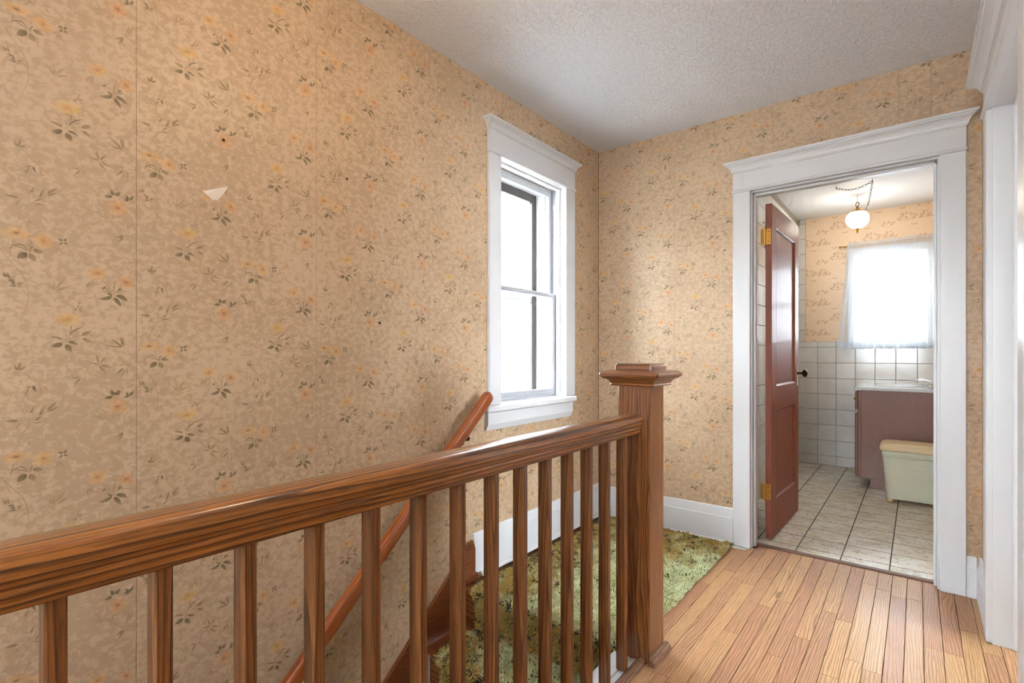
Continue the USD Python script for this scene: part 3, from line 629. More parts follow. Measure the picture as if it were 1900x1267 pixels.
obj('skirt_board', plate(Polygon([(-1.27, -0.03), (-1.27, 0.15), (-1.30, sk(-1.30, -0.01)), (-4.35, sk(-4.35, -0.01)), (-4.35, sk(-4.35, -0.62)), (-1.27, sk(-1.27, -0.62))]), 0, 0.0, 0.014), 'stained_stair', ss)
obj('skirt_cap', plate(Polygon(upper), 0, 0.014, 0.026), 'stained_stair', ss)
obj('skirt_end', prism([(-1.268, 0.004), (-1.345, 0.004), (-1.345, 0.016), (-1.30, 0.034), (-1.268, 0.034)], 0, 0.014, 0.040), 'stained_stair', ss)
# shag carpet over the landing and down the steps: a backing with a dense pile of short bent yarns
cp = thing('stair_carpet', (0.48, -0.7, 0), 'thick green and gold shag carpet on the landing and top steps', 'carpet')
prof = [(-0.036, 0.004)]
for i in range(0, 4):
    yr, zt = Y0S - GO * i, -RISE * i
    prof += [(yr - 0.010, zt + 0.004)] + [(yr - 0.018 + 0.020 * math.sin(-a), zt - 0.014 + 0.018 * math.cos(a)) for a in np.linspace(0.3, np.pi * 0.8, 5)] + [(yr - 0.004, zt - 0.045), (yr - 0.004, zt - RISE + 0.004)]
prof = np.array(prof)
seg = np.linalg.norm(np.diff(prof, axis=0), axis=1)
S_ = np.r_[0, np.cumsum(seg)]
def at_s(s):
    q = np.stack([np.interp(s, S_, prof[:, k]) for k in (0, 1)], -1)
    e = 0.012
    a = np.stack([np.interp(np.clip(s - e, 0, S_[-1]), S_, prof[:, k]) for k in (0, 1)], -1)
    b = np.stack([np.interp(np.clip(s + e, 0, S_[-1]), S_, prof[:, k]) for k in (0, 1)], -1)
    d = b - a
    d /= np.linalg.norm(d, axis=-1, keepdims=True)
    return q, np.stack([d[..., 1], -d[..., 0]], -1)       # path runs to -y: normal points up / towards the viewer
bv, bf_ = [], []
for i, (y, z) in enumerate(prof):
    x1 = 0.888 if y > -1.27 else 0.845
    bv += [(0.096, y, z), (x1, y, z)]
for i in range(len(prof) - 1):
    a = 2 * i
    bf_ += [[a, a + 1, a + 3], [a, a + 3, a + 2]]
obj('backing', (np.array(bv), np.array(bf_)), 'carpet_backing', cp)
gr = np.random.default_rng(5)
step = 0.0078
ns, nx = int(S_[-1] / step), int(0.79 / step)
gs, gx = np.meshgrid((np.arange(ns) + 0.5) * step, 0.100 + (np.arange(nx) + 0.5) * step, indexing='ij')
gs = (gs + gr.uniform(-0.45, 0.45, gs.shape) * step).ravel(); gx = (gx + gr.uniform(-0.45, 0.45, gx.shape) * step).ravel()
q, nn = at_s(gs)
keep = (gx < np.where(q[:, 0] > -1.265, 0.886, 0.842))
keep &= ~((q[:, 0] < -1.262) & (q[:, 0] > -1.400) & (gx > 0.850))
gs, gx, q, nn = gs[keep], gx[keep], q[keep], nn[keep]
base = np.stack([gx, q[:, 0], q[:, 1]], 1)
nrm = np.stack([np.zeros(len(gx)), nn[:, 0], nn[:, 1]], 1)
K = 3                                                     # yarns in a tuft
base = np.repeat(base, K, 0) + np.stack([gr.normal(0, 0.0020, K * len(gx)), gr.normal(0, 0.0020, K * len(gx)), np.zeros(K * len(gx))], 1)
nrm = np.repeat(nrm, K, 0)
clump = meshkit.fbm(np.repeat(np.stack([gx, gs, gs * 0], 1), K, 0) * 34, 3, 3)
lean = np.stack([meshkit.fbm(base * 26 + 7, 2, 1) - 0.5, meshkit.fbm(base * 26 + 31, 2, 2) - 0.5, np.zeros(len(base))], 1) * 2.6 + gr.normal(0, 0.42, base.shape)
edge = np.clip((base[:, 0] - 0.868) / 0.02, 0, 1) * (base[:, 1] > -1.27)
lean[:, 0] += edge * 1.1
L_ = (0.009 + 0.016 * clump ** 1.5) * gr.uniform(0.8, 1.2, len(base))
d1 = nrm + 0.45 * lean; d1 /= np.linalg.norm(d1, axis=1, keepdims=True)
d2 = nrm * 0.55 + 1.0 * lean; d2 /= np.linalg.norm(d2, axis=1, keepdims=True)
p0, p1 = base, base + d1 * (L_ * 0.55)[:, None]
p2 = p1 + d2 * (L_ * 0.55)[:, None]
side = np.cross(d1, gr.normal(0, 1, d1.shape)); side /= np.linalg.norm(side, axis=1, keepdims=True)
oth = np.cross(d1, side)
n_ = len(base); rad = 0.0027
vs = []
for c, rr in ((p0, rad), (p1, rad * 1.15), (p2, rad * 0.8)):
    for a in (0, 2.094, 4.189):
        vs.append(c + rr * (math.cos(a) * side + math.sin(a) * oth))
vs.append(p2 + d2 * 0.0022)
v_ = np.stack(vs, 1)                                      # n, 10, 3
tri = []
for lv in (0, 3):
    for a in range(3):
        b = (a + 1) % 3
        tri += [[lv + a, lv + b, lv + 3 + b], [lv + a, lv + 3 + b, lv + 3 + a]]
for a in range(3):
    tri.append([6 + a, 6 + (a + 1) % 3, 9])
f_ = (np.arange(n_)[:, None, None] * 10 + np.array(tri)[None]).reshape(-1, 3)
# colours of the yarns: sage, olive, old gold and a few dark brown; trodden paler along the middle, upright faces darker with their shade put into the colour
xy = np.stack([base[:, 0], np.repeat(gs, K), np.zeros(n_)], 1)
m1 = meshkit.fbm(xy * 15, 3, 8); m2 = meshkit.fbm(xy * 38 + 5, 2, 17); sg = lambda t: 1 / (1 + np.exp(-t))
wear_shade = sg((base[:, 0] - 0.33 + 0.3 * (m1 - 0.5)) / 0.06) * sg((-base[:, 1] - 0.36 + 0.5 * (m1 - 0.5)) / 0.09) * np.clip(1.6 * nrm[:, 2] - 0.5, 0, 1)  # last factor colours the shade of risers and noses into the yarn
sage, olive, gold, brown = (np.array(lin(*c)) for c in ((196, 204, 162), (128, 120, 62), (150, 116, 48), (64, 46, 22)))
w1_ = np.clip(0.9 * wear_shade + 0.8 * (m1 - 0.52), 0, 1)[:, None]
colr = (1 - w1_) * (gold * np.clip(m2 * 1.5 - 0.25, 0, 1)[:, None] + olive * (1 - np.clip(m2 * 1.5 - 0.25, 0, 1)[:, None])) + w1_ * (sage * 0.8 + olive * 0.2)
dk = (m2 < 0.31 + 0.04 * gr.normal(0, 1, n_)) & (gr.uniform(0, 1, n_) > 0.75 * wear_shade)
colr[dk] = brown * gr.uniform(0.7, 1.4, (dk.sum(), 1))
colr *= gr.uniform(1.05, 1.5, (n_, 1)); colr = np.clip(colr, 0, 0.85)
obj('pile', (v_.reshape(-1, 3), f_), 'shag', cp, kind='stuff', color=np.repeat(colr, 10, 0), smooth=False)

# ------------------------------------------------------------------ oak railing
rl = thing('stair_railing', (0.916, -1.332, 0), 'oak stair railing of slim balusters ending in a capped newel post', 'railing')
XA, XB, YA, YB = 0.854, 0.978, -1.396, -1.268
nw = obj('newel_post', bx(XA, XB, YA, YB, -0.28, 0.992, 0.004), 'oak_upright', rl)
def sq(e, z):
    c = min(0.006, 0.2 * (XB - XA) / 2)
    a, b, d, f = XA - e, XB + e, YA - e, YB + e
    return np.array([(a + c, d, z), (b - c, d, z), (b, d + c, z), (b, f - c, z), (b - c, f, z), (a + c, f, z), (a, f - c, z), (a, d + c, z)])
obj('cap_moulding', loft([sq(e, z) for e, z in ((0.002, 0.984), (0.021, 0.986), (0.0225, 0.990), (0.021, 0.995), (0.023, 0.998), (0.026, 1.004), (0.033, 1.010), (0.044, 1.0145), (0.046, 1.018), (0.051, 1.020), (0.053, 1.026), (0.051, 1.033), (0.045, 1.037), (0.030, 1.041), (0.014, 1.0435))]), 'oak_across', nw, smooth=35)
obj('cap_block', loft([sq(e, z) for e, z in ((0.009, 1.042), (0.009, 1.058), (0.007, 1.063), (0.002, 1.0665), (-0.01, 1.067))]), 'oak_across', nw, smooth=35)
half = [(0.0, 0.816), (0.024, 0.816), (0.027, 0.819), (0.0275, 0.832), (0.0315, 0.837), (0.0300, 0.842), (0.0335, 0.847), (0.0370, 0.853), (0.0380, 0.862), (0.0373, 0.870), (0.0345, 0.8775), (0.0295, 0.8825), (0.0220, 0.8852), (0.0100, 0.8862), (0.0, 0.8865)]
pr_ = [(0.9155 + dx, z) for dx, z in half] + [(0.9155 - dx, z) for dx, z in half[-2:0:-1]]
obj('handrail', prism(pr_, 1, -5.2, YA), 'oak_rail', rl, smooth=40)
ys = [-1.474, -1.601, -1.717, -1.827, -1.941, -2.055, -2.167, -2.282, -2.398, -2.513, -2.628, -2.742, -2.854, -2.963] + [-2.963 - 0.1125 * k for k in range(1, 6)]
for y in ys:
    j = rng.uniform(-0.001, 0.001)
    obj('baluster', bx(0.8975 + j, 0.9325 + j, y - 0.021, y, 0.003, 0.819, 0.0025), 'oak_upright', rl)
obj('nosing_board', bx(0.838, 0.906, -5.2, YA, -0.024, 0.003, 0.004), 'grey_paint', rl, label='grey painted edge board')
obj('nosing_board', bx(0.9085, 0.9305, -5.2, YA, -0.024, 0.003, 0.002), 'grey_paint', rl, label='grey painted edge board')
obj('base_strip', bx(0.9325, 0.945, -5.2, YA - 0.004, -0.02, 0.013, 0.003), 'stained_stair', rl)
qr = [(0.945, 0.0)] + [(0.945 + 0.021 * math.cos(a), 0.0005 + 0.021 * math.sin(a)) for a in np.linspace(0, np.pi / 2, 7)]
obj('shoe_moulding', prism(qr, 1, -5.2, YA - 0.006), 'oak_worn', rl, label='worn quarter-round moulding')
qr2 = [(XB, 0.0)] + [(XB + 0.023 * math.cos(a), 0.0005 + 0.024 * math.sin(a)) for a in np.linspace(0, np.pi / 2, 7)]
obj('shoe_moulding', prism(qr2, 1, -1.404, -1.252), 'oak_worn', rl, label='worn quarter-round moulding')

# ------------------------------------------------------------------ handrail fixed to the left wall
hr = thing('wall_handrail', (0.065, -1.22, 0.885), 'reddish oak handrail sloping down the left wall below the window', 'handrail')
a0, a1 = np.array([0.066, -1.218, 0.897]), np.array([0.066, -1.218 - 2.6, 0.897 - 2.6 * 0.895])
ax = (a1 - a0) / np.linalg.norm(a1 - a0)
up = np.cross(ax, [1, 0, 0]); up *= np.sign(up[2])
th = np.linspace(0, 2 * np.pi, 24, endpoint=False)
cx_, cy_ = np.sign(np.cos(th)) * np.abs(np.cos(th)) ** 0.62 * 0.0225, np.sign(np.sin(th)) * np.abs(np.sin(th)) ** 0.62 * 0.030
rings = []
for t, s in ((-0.012, 0.35), (-0.008, 0.66), (0.0, 0.86), (0.012, 0.97), (0.026, 1.0), (3.4, 1.0)):
    rings.append(a0 + ax * t + (cx_ * s)[:, None] * np.array([1, 0, 0]) + (cy_ * s)[:, None] * up)
RED = [(0.0, lin(164, 88, 42)), (0.6, lin(146, 74, 34)), (1.0, lin(98, 46, 21))]
wood('oak_slope', 1, RED, ring=46, wob=0.05, rough=0.3, pores=0.4, turn=(-math.atan(0.895), 0.0, 0.0))
obj('rail', loft(rings), 'oak_slope', hr, smooth=40)
for t in (0.235, 1.25, 2.2):
    c = a0 + ax * t
    pth = [c - up * 0.026, c - up * 0.050, c - up * 0.062 - [0.012, 0, 0], c - up * 0.066 - [0.050, 0, 0], c - up * 0.066 - [0.0655, 0, 0]]
    br = obj('bracket', tube(pth, 0.0055, 8), 'nail_metal', hr, label='dark metal rail bracket')
    obj('bracket_plate', bx(0.0006, 0.005, pth[-1][1] - 0.02, pth[-1][1] + 0.02, pth[-1][2] - 0.03, pth[-1][2] + 0.03, 0.002), 'nail_metal', br)

# ------------------------------------------------------------------ bathroom shell
YF, XL, XRB = 2.797, 0.770, 1.900
TH = [0.0, 0.094, 0.246, 0.400, 0.554, 0.708, 0.862, 1.016, 1.172]      # joints of the wall tile courses
HOLE4 = sbox(1.225, 1.165, 1.815, 2.080)
wb = obj('wall_bathroom_far', plate(sbox(0.5, -0.3, 2.2, 2.6).difference(HOLE4), 1, YF, 2.95), 'bath_paper', kind=S, label='bathroom end wall of white tiles below peach floral wallpaper')
def wall_tile(parent, x0, x1, z0, z1, g=0.0020):
    obj('wall_tile', tile(x0 + g, x1 - g, 2.789, 2.7945, z0 + g, z1 - g, 1, -1, 0.0018), 'wall_tile', parent)
obj('tile_grout', [bx(0.772, XRB, 2.7925, YF, 0, 1.172), bx(0.772, XRB, 2.7925, YF, 1.172, 1.228), bx(0.772, 0.828, 2.7925, YF, 1.228, BCEIL)], 'grout', wb)
xs = [0.772] + [0.9365 + 0.1565 * k for k in range(6)] + [XRB]
for i in range(len(xs) - 1):
    for j in range(8):
        wall_tile(wb, xs[i], xs[i + 1], TH[j], TH[j + 1])
    wall_tile(wb, xs[i], xs[i + 1], 1.172, 1.228)
zc = 1.228
while zc < BCEIL - 0.03:
    z2 = min(zc + (0.118 if zc == 1.228 else 0.1545), BCEIL)
    wall_tile(wb, 0.772, 0.828, zc, z2)
    zc = z2
# printed sprays on the peach paper
def small_cell():
    r = np.random.default_rng(9)
    V, F, C, A, E, n, e = [], [], [], [], [], 0, 0
    def leaf(a, b, w, c):
        nonlocal n, e
        line = np.linspace(a, b, 5); x = np.linspace(0, 1, 5)
        v, f, _, _ = strip_mesh(line, w / 2 * np.sin(np.pi * (0.06 + 0.88 * x)), None, None)
        V.append(v); F.append(f + n); C.append(np.tile(c, (len(v), 1))); A.append(np.full(len(v), 0.75)); E.append(np.full(len(v), e)); n += len(v); e += 1
    ink, ink2 = np.array(lin(206, 168, 136)), np.array(lin(216, 182, 150))
    for cx, cz, k, R in ((0.0, 0.0, 13, 0.052), (-0.135, 0.145, 9, 0.040), (0.105, 0.10, 4, 0.03)):
        root = np.array([cx - 0.2 * R, cz - 0.75 * R])
        for q in range(k):
            a = math.radians(90 + (q - (k - 1) / 2) * 165 / k + r.uniform(-8, 8)); rr = R * r.uniform(0.45, 1.35)
            c = root + rr * np.array([math.cos(a) * 1.2, math.sin(a)])
            d = a + r.uniform(-0.7, 0.7)
            leaf(root, c, 0.0022, ink2)
            leaf(c - 0.014 * np.array([math.cos(d), math.sin(d)]), c + 0.018 * np.array([math.cos(d), math.sin(d)]), 0.017, ink if r.uniform() < 0.7 else ink2)
    for cx, cz in ((0.035, -0.085), (-0.05, 0.075), (0.115, 0.02), (-0.125, -0.05)):
        c = np.array([cx, cz])
        leaf(c, c + [0.026, 0.014], 0.013, ink); leaf(c, c + [-0.022, 0.014], 0.012, ink)
    return np.vstack(V), np.vstack(F), np.vstack(C), np.concatenate(A), np.concatenate(E)
print_on(wb, 'bath', 0.830, XRB, 1.232, BCEIL, 0.865, 1.62, [(1.19, 1.14, 1.85, 2.13)], mat='bath_print', cell=small_cell(), pu=0.265, pv=0.30, n0=0.0001 - 0.0008)
wbl = obj('wall_bathroom_left', bx(0.5, XL, 0.12, YF, -0.3, 2.6), 'grout', kind=S, label='left bathroom wall of white tiles behind the open door')
yj = [2.789 - 0.1565 * k for k in range(17)]
zrow = TH[:8] + [1.016 + 0.154 * k for k in range(10)]
rest = []
for a, b in zip(yj[:-1], yj[1:]):
    for z0, z1 in zip(zrow[:-1], zrow[1:]):
        m = tile(XL, XL + 0.008, b + 0.002, a - 0.002, z0 + 0.002, min(z1, BCEIL) - 0.002, 0, 1, 0.0018)
        if b > 2.4 or (1.0 > b > 0.3 and z1 < 1.2):
            obj('wall_tile', m, 'wall_tile', wbl)
        else:
            rest.append(m)
obj('wall_tile', rest, 'wall_tile', wbl, kind='stuff')
obj('wall_bathroom_right', plate(sbox(0.12, -0.3, YF, 2.6), 0, XRB, 2.05), 'bath_paper', kind=S, label='right bathroom wall behind the vanity')
obj('wall_bathroom_near', plate(sbox(0.5, 0.0, 2.05, 2.6).difference(HOLE2), 1, 0.1205, 0.126), 'bath_paper', kind=S, label='bathroom side of the wall around the doorway')
obj('ceiling_bathroom', bx(0.5, 2.05, 0.12, YF, BCEIL, 2.6), 'bath_ceiling_paint', kind=S, label='white bathroom ceiling')
fb = obj('floor_bathroom', bx(0.5, 2.05, 0.095, YF, -0.30, -0.0007), 'floor_grout', kind=S, label='white marbled floor tiles of the bathroom with brown joints')
fx = [0.772] + [0.972 + 0.2117 * k for k in range(5)] + [XRB]
fy = [0.099] + [0.194 + 0.2003 * k for k in range(13)] + [2.789]
for a, b in zip(fx[:-1], fx[1:]):
    for c, d in zip(fy[:-1], fy[1:]):
        obj('floor_tile', tile(a + 0.0024, b - 0.0024, c + 0.0036, d - 0.0036, -0.003, 0.0, 2, 1, 0.0012), 'floor_tile', fb)

# --- bathroom window behind the lace
w2 = thing('window_2', (1.52, YF, 1.16), 'bright white sash window of the bathroom behind the lace curtain', 'window', kind=S)
def fr(name, x0, x1, z0, z1, y0, y1, b=0.003, parent=w2, mat='window_paint'):
    return obj(name, bx(x0, x1, y0, y1, z0, z1, b), mat, parent)
fr('casing', 1.190, 1.250, 1.180, 2.050, 2.770, YF); fr('casing', 1.788, 1.848, 1.180, 2.050, 2.770, YF); fr('head_casing', 1.180, 1.858, 2.046, 2.120, 2.768, YF); fr('stool', 1.175, 1.863, 1.158, 1.184, 2.755, YF)
fr('jamb', 1.226, 1.250, 1.17, 2.075, YF, 2.93); fr('jamb', 1.788, 1.812, 1.17, 2.075, YF, 2.93); fr('jamb_head', 1.226, 1.812, 2.048, 2.075, YF, 2.93); fr('sill', 1.226, 1.812, 1.165, 1.195, YF, 2.95)
for nm, z0, z1, y0, y1 in (('lower_sash', 1.195, 1.640, 2.835, 2.862), ('upper_sash', 1.590, 2.048, 2.866, 2.893)):
    s = fr(nm, 1.250, 1.282, z0, z1, y0, y1)
    fr('stile', 1.756, 1.788, z0, z1, y0, y1, parent=s); fr('rail', 1.282, 1.756, z0, z0 + 0.050, y0, y1, parent=s); fr('rail', 1.282, 1.756, z1 - 0.050, z1, y0, y1, parent=s)
    fr('glass', 1.282, 1.756, z0 + 0.050, z1 - 0.050, (y0 + y1) / 2 - 0.002, (y0 + y1) / 2 + 0.002, 0, s, 'pane')

# --- the open wooden door
DA = -0.024                                                # the leaf stands a little past square to the wall
dr = thing('door_1', (1.013, 0.192, 0.008), 'brown two-panel wooden door standing open into the bathroom', 'door', kind=S)
Rm = trimesh.transformations.rotation_matrix(DA, [0, 0, 1])
Rm[:3, 3] = (1.013, 0.192, 0.008)
def dpart(name, mesh, mat='mahogany', parent=dr, **k):
    return obj(name, mesh.copy().apply_transform(Rm), mat, parent, **k)
T_, WD, HD = 0.035, 0.745, 1.985                            # local: x through the leaf, y along it, z up
PN = [(0.105, WD - 0.105, 0.205, 0.755), (0.105, WD - 0.105, 0.895, HD - 0.120)]
dpart('stile', bx(0, T_, 0, 0.105, 0, HD, 0.002)); dpart('stile', bx(0, T_, WD - 0.105, WD, 0, HD, 0.002))
for z0, z1, nm in ((0, 0.205, 'bottom_rail'), (0.755, 0.895, 'lock_rail'), (HD - 0.120, HD, 'top_rail')):
    dpart(nm, bx(0.0003, T_ - 0.0003, 0.105, WD - 0.105, z0, z1))
for y0, y1, z0, z1 in PN:
    pn = dpart('panel', bx(0.011, T_ - 0.011, y0, y1, z0, z1))
    for side in (0, 1):
        rg = []
        for ins, dep in ((0.0, 0.0), (0.004, 0.0005), (0.010, 0.005), (0.013, 0.006), (0.016, 0.0108)):
            x = T_ - dep if side else dep
            rg.append(np.array([(x, y0 + ins, z0 + ins), (x, y1 - ins, z0 + ins), (x, y1 - ins, z1 - ins), (x, y0 + ins, z1 - ins)]))
        v = np.vstack(rg); f = []
        for i in range(len(rg) - 1):
            for q_ in range(4):
                j = (q_ + 1) % 4
                f += [[4 * i + q_, 4 * i + j, 4 * i + 4 + j], [4 * i + q_, 4 * i + 4 + j, 4 * i + 4 + q_]]
        dpart('panel_moulding', trimesh.Trimesh(v, np.array(f), process=False), parent=pn)
for z in (0.278, 1.790):
    h = dpart('hinge', bx(0.004, 0.031, -0.0016, 0.0004, z - 0.046, z + 0.046, 0.0005), 'old_brass', label='tarnished brass hinge')
    dpart('hinge_leaf', bx(-0.022, -0.002, -0.012, -0.010, z - 0.046, z + 0.046, 0.0005), 'old_brass', h)
    dpart('hinge_pin', tube([(-0.001, -0.006, z - 0.060), (-0.001, -0.006, z - 0.052), (-0.001, -0.006, z + 0.052), (-0.001, -0.006, z + 0.060)], [0.002, 0.005, 0.005, 0.003], 8), 'old_brass', h)
    for dz in (-0.03, 0.0, 0.03):
        dpart('screw', lathe([(0.0, 0), (0.003, 0.0), (0.002, 0.001), (0, 0.001)], (0, 0, 0), 8).apply_transform(trimesh.transformations.rotation_matrix(np.pi / 2, [1, 0, 0])).apply_translation((0.018 + 0.006 * (dz == 0), -0.0016, z + dz)), 'dark_bronze', h)
kz, ky = 0.962, WD - 0.042
pl = dpart('lock_plate', bx(T_, T_ + 0.003, ky - 0.017, ky + 0.017, kz - 0.090, kz + 0.066, 0.001), 'chrome', label='bright metal lock plate')
knob = lathe([(0.0, 0.0), (0.012, 0.0), (0.0125, 0.004), (0.0085, 0.007), (0.0075, 0.024), (0.011, 0.029), (0.021, 0.034), (0.0265, 0.043), (0.0255, 0.051), (0.018, 0.058), (0.008, 0.061), (0.0, 0.0615)], (0, 0, 0), 28)
dpart('knob', knob.apply_transform(trimesh.transformations.rotation_matrix(np.pi / 2, [0, 1, 0])).apply_translation((T_ + 0.002, ky, kz)), 'dark_bronze', pl, smooth=40, label='round dark bronze knob')
dpart('edge_hook', tube([(-0.002, -0.002, 1.87), (-0.004, -0.008, 1.872), (-0.010, -0.012, 1.880)], 0.0016, 6), 'nail_metal')

# --- curtain rod and lace curtain
rd = thing('curtain_rod', (1.485, 2.748, 2.142), 'thin brass curtain rod across the top of the bathroom window', 'curtain rod')
obj('rod', tube([(1.140, 2.748, 2.142), (1.855, 2.748, 2.142)], 0.0055, 10), 'old_brass', rd)
obj('finial', lathe([(0.0, 0.0), (0.008, 0.001), (0.009, 0.012), (0.006, 0.020), (0, 0.022)], (0, 0, 0), 12).apply_transform(trimesh.transformations.rotation_matrix(-np.pi / 2, [0, 1, 0])).apply_translation((1.141, 2.748, 2.142)), 'old_brass', rd)
for x in (1.172, 1.838):
    obj('rod_bracket', bx(x - 0.004, x + 0.004, 2.748, 2.796, 2.136, 2.142, 0.001), 'old_brass', rd)
def lace_panel(xt0, xt1, xb0, xb1, seed, name, label):
    r = np.random.default_rng(seed)
    nu, nv = 150, 110
    u = np.linspace(0, 1, nu); v = np.linspace(0, 1, nv)
    U, Vv = np.meshgrid(u, v, indexing='ij')
    ztop, zbot = 2.172, 1.150 + 0.010 * np.abs(np.sin(U * 9 * np.pi))
    Z = ztop + (zbot - ztop) * Vv
    X = (xt0 + (xt1 - xt0) * U) * (1 - Vv) + (xb0 + (xb1 - xb0) * U) * Vv
    ph = r.uniform(0, 6, 3)
    fold = np.sin(U * 2 * np.pi * 6.5 + ph[0] + 0.7 * np.sin(Vv * 2 + ph[1])) * (0.011 + 0.004 * Vv) + 0.004 * np.sin(U * 41 + ph[2]) * (1 - Vv) ** 2
    hug = np.exp(-((Z - 2.142) / 0.012) ** 2)
    Y = 2.738 + fold * (1 - 0.75 * hug) - 0.004 * hug - 0.006 * (seed % 2)
    Y = np.where(np.abs(Z - 2.142) < 0.012, np.minimum(Y, 2.7405), Y)
    band = np.clip(1 - Vv / 0.05, 0, 1) * 0.10 + np.clip((Vv - 0.93) / 0.02, 0, 1) * 0.45 + (np.clip(1 - U / 0.09, 0, 1) + np.clip((U - 0.93) / 0.05, 0, 1)) * 0.22
    A = 0.42 + band
    C = np.stack([U * 0.42, Vv * 1.0, np.full_like(U, 0.1 * seed)], -1)
    P = np.stack([X, Y, Z], -1).reshape(-1, 3)
    i, j = np.meshgrid(np.arange(nu - 1), np.arange(nv - 1), indexing='ij')
    a = (i * nv + j).ravel()
    F = np.vstack([np.stack([a, a + 1, a + nv + 1], 1), np.stack([a, a + nv + 1, a + nv], 1)])
    o = obj(name, (P, F), 'lace', smooth=True, color=C.reshape(-1, 3), alpha=A.ravel(), label=label, cat='curtain', group='lace curtains at the bathroom window')
lace_panel(1.196, 1.566, 1.112, 1.568, 1, 'lace_curtain', 'left white lace curtain panel, flaring wide at its lower corner')
lace_panel(1.569, 1.835, 1.571, 1.838, 2, 'lace_curtain', 'right white lace curtain panel, half hidden by the door frame')

# --- hanging lamp
lp = thing('pendant_lamp', (1.316, 2.158, 2.262), 'white glass globe lamp hung on brass chain from the bathroom ceiling', 'lamp')
gp = [(0.086 * math.sin(t), -0.080 * math.cos(t)) for t in np.linspace(0.22, np.pi - 0.55, 22)]
obj('globe', lathe([(0.0, gp[0][1])] + gp, (1.316, 2.158, 2.262), 36), 'opal_glass', lp, smooth=True)
obj('cap', lathe([(0.060, 0.058), (0.062, 0.064), (0.052, 0.074), (0.034, 0.084), (0.018, 0.092), (0.010, 0.098), (0.012, 0.104), (0.006, 0.112), (0.0, 0.113)], (1.316, 2.158, 2.262), 32), 'brass', lp, smooth=35)
obj('finial', lathe([(0.0, -0.122), (0.004, -0.120), (0.009, -0.108), (0.012, -0.100), (0.008, -0.095), (0.014, -0.089), (0.019, -0.082), (0.0, -0.074)], (1.316, 2.158, 2.262), 20), 'brass', lp, smooth=35)
def link(c, d, roll, name, parent, L=0.013, R=0.0075, w=0.0016, mat='dark_bronze'):
    d = np.asarray(d, float) / np.linalg.norm(d)
    a = np.cross(d, [0.3, 0.5, 0.81]); a /= np.linalg.norm(a); b = np.cross(d, a)
    s = math.cos(roll) * a + math.sin(roll) * b
    t = np.linspace(0, 2 * np.pi, 18, endpoint=False)
    obj(name, tube(np.asarray(c) + np.outer(np.cos(t) * L, d) + np.outer(np.sin(t) * R, s), w, 6, closed=True), mat, parent)
hook = tube([(1.316, 2.158, BCEIL), (1.316, 2.158, 2.425), (1.308, 2.158, 2.412), (1.316, 2.158, 2.402), (1.324, 2.158, 2.412)], 0.0018, 6)
obj('ceiling_hook', hook, 'brass', lp)
link((1.316, 2.158, 2.390), (0, 0, 1), 0.0, 'top_ring', lp, 0.016, 0.015, 0.003)
def chain(pts, parent):
    pts = np.asarray(pts, float)
    s = np.r_[0, np.cumsum(np.linalg.norm(np.diff(pts, axis=0), axis=1))]
    n = max(2, int(s[-1] / 0.0215))
    for i in range(n):
        t = (i + 0.5) / n * s[-1]
        c = np.array([np.interp(t, s, pts[:, q]) for q in range(3)]); e = np.array([np.interp(min(t + 0.01, s[-1]), s, pts[:, q]) - np.interp(max(t - 0.01, 0), s, pts[:, q]) for q in range(3)])
        link(c, e, i * np.pi / 2 + 0.3, 'chain_link', parent)
HB, HA = np.array((1.446, 1.736, BCEIL)), np.array((1.204, 1.769, BCEIL))
t = np.linspace(0, 1, 16)[:, None]
lug = np.array((1.380, 2.140, 2.330))
chain(lug + (HB - [0, 0, 0.02] - lug) * t - np.array([0, 0, 0.03]) * np.sin(np.pi * t), lp)
chain((HB - [0, 0, 0.02]) + (HA - HB) * t - np.array([0, 0, 0.035]) * np.sin(np.pi * t), lp)
chain(lug + (np.array((1.318, 2.060, 2.335)) - lug) * t - np.array([0, 0.012, 0.028]) * np.sin(np.pi * t), lp)
for c in (HA, HB):
    obj('ceiling_hook', tube([c, c - [0, 0, 0.012], c - [0.006, 0, 0.020], c - [0, 0, 0.027], c - [-0.006, 0, 0.021]], 0.002, 6), 'dark_bronze', lp)
# --- vanity cabinet, its top and tap
VX, VY = 1.333, 1.990
vc = thing('vanity_cabinet', (1.62, 2.39, 0), 'brown laminate bathroom vanity cabinet with toe kick', 'cabinet')
obj('side_panel', bx(VX + 0.019, 1.898, VY, VY + 0.016, 0.080, 0.805, 0.001), 'walnut_laminate', vc)
obj('body', [bx(VX + 0.012, VX + 0.019, VY + 0.016, 2.786, 0.080, 0.660), bx(VX + 0.019, 1.898, VY + 0.016, 2.786, 0.080, 0.098), bx(VX + 0.019, 1.898, 2.770, 2.786, 0.098, 0.800), bx(1.882, 1.898, VY + 0.016, 2.770, 0.098, 0.800)], 'walnut_laminate', vc)
obj('face_frame', bx(VX, VX + 0.019, VY - 0.003, 2.786, 0.080, 0.805, 0.0015), 'walnut_laminate', vc)
obj('toe_kick', bx(1.416, 1.898, VY + 0.003, 2.786, 0.0, 0.080), 'walnut_laminate', vc)
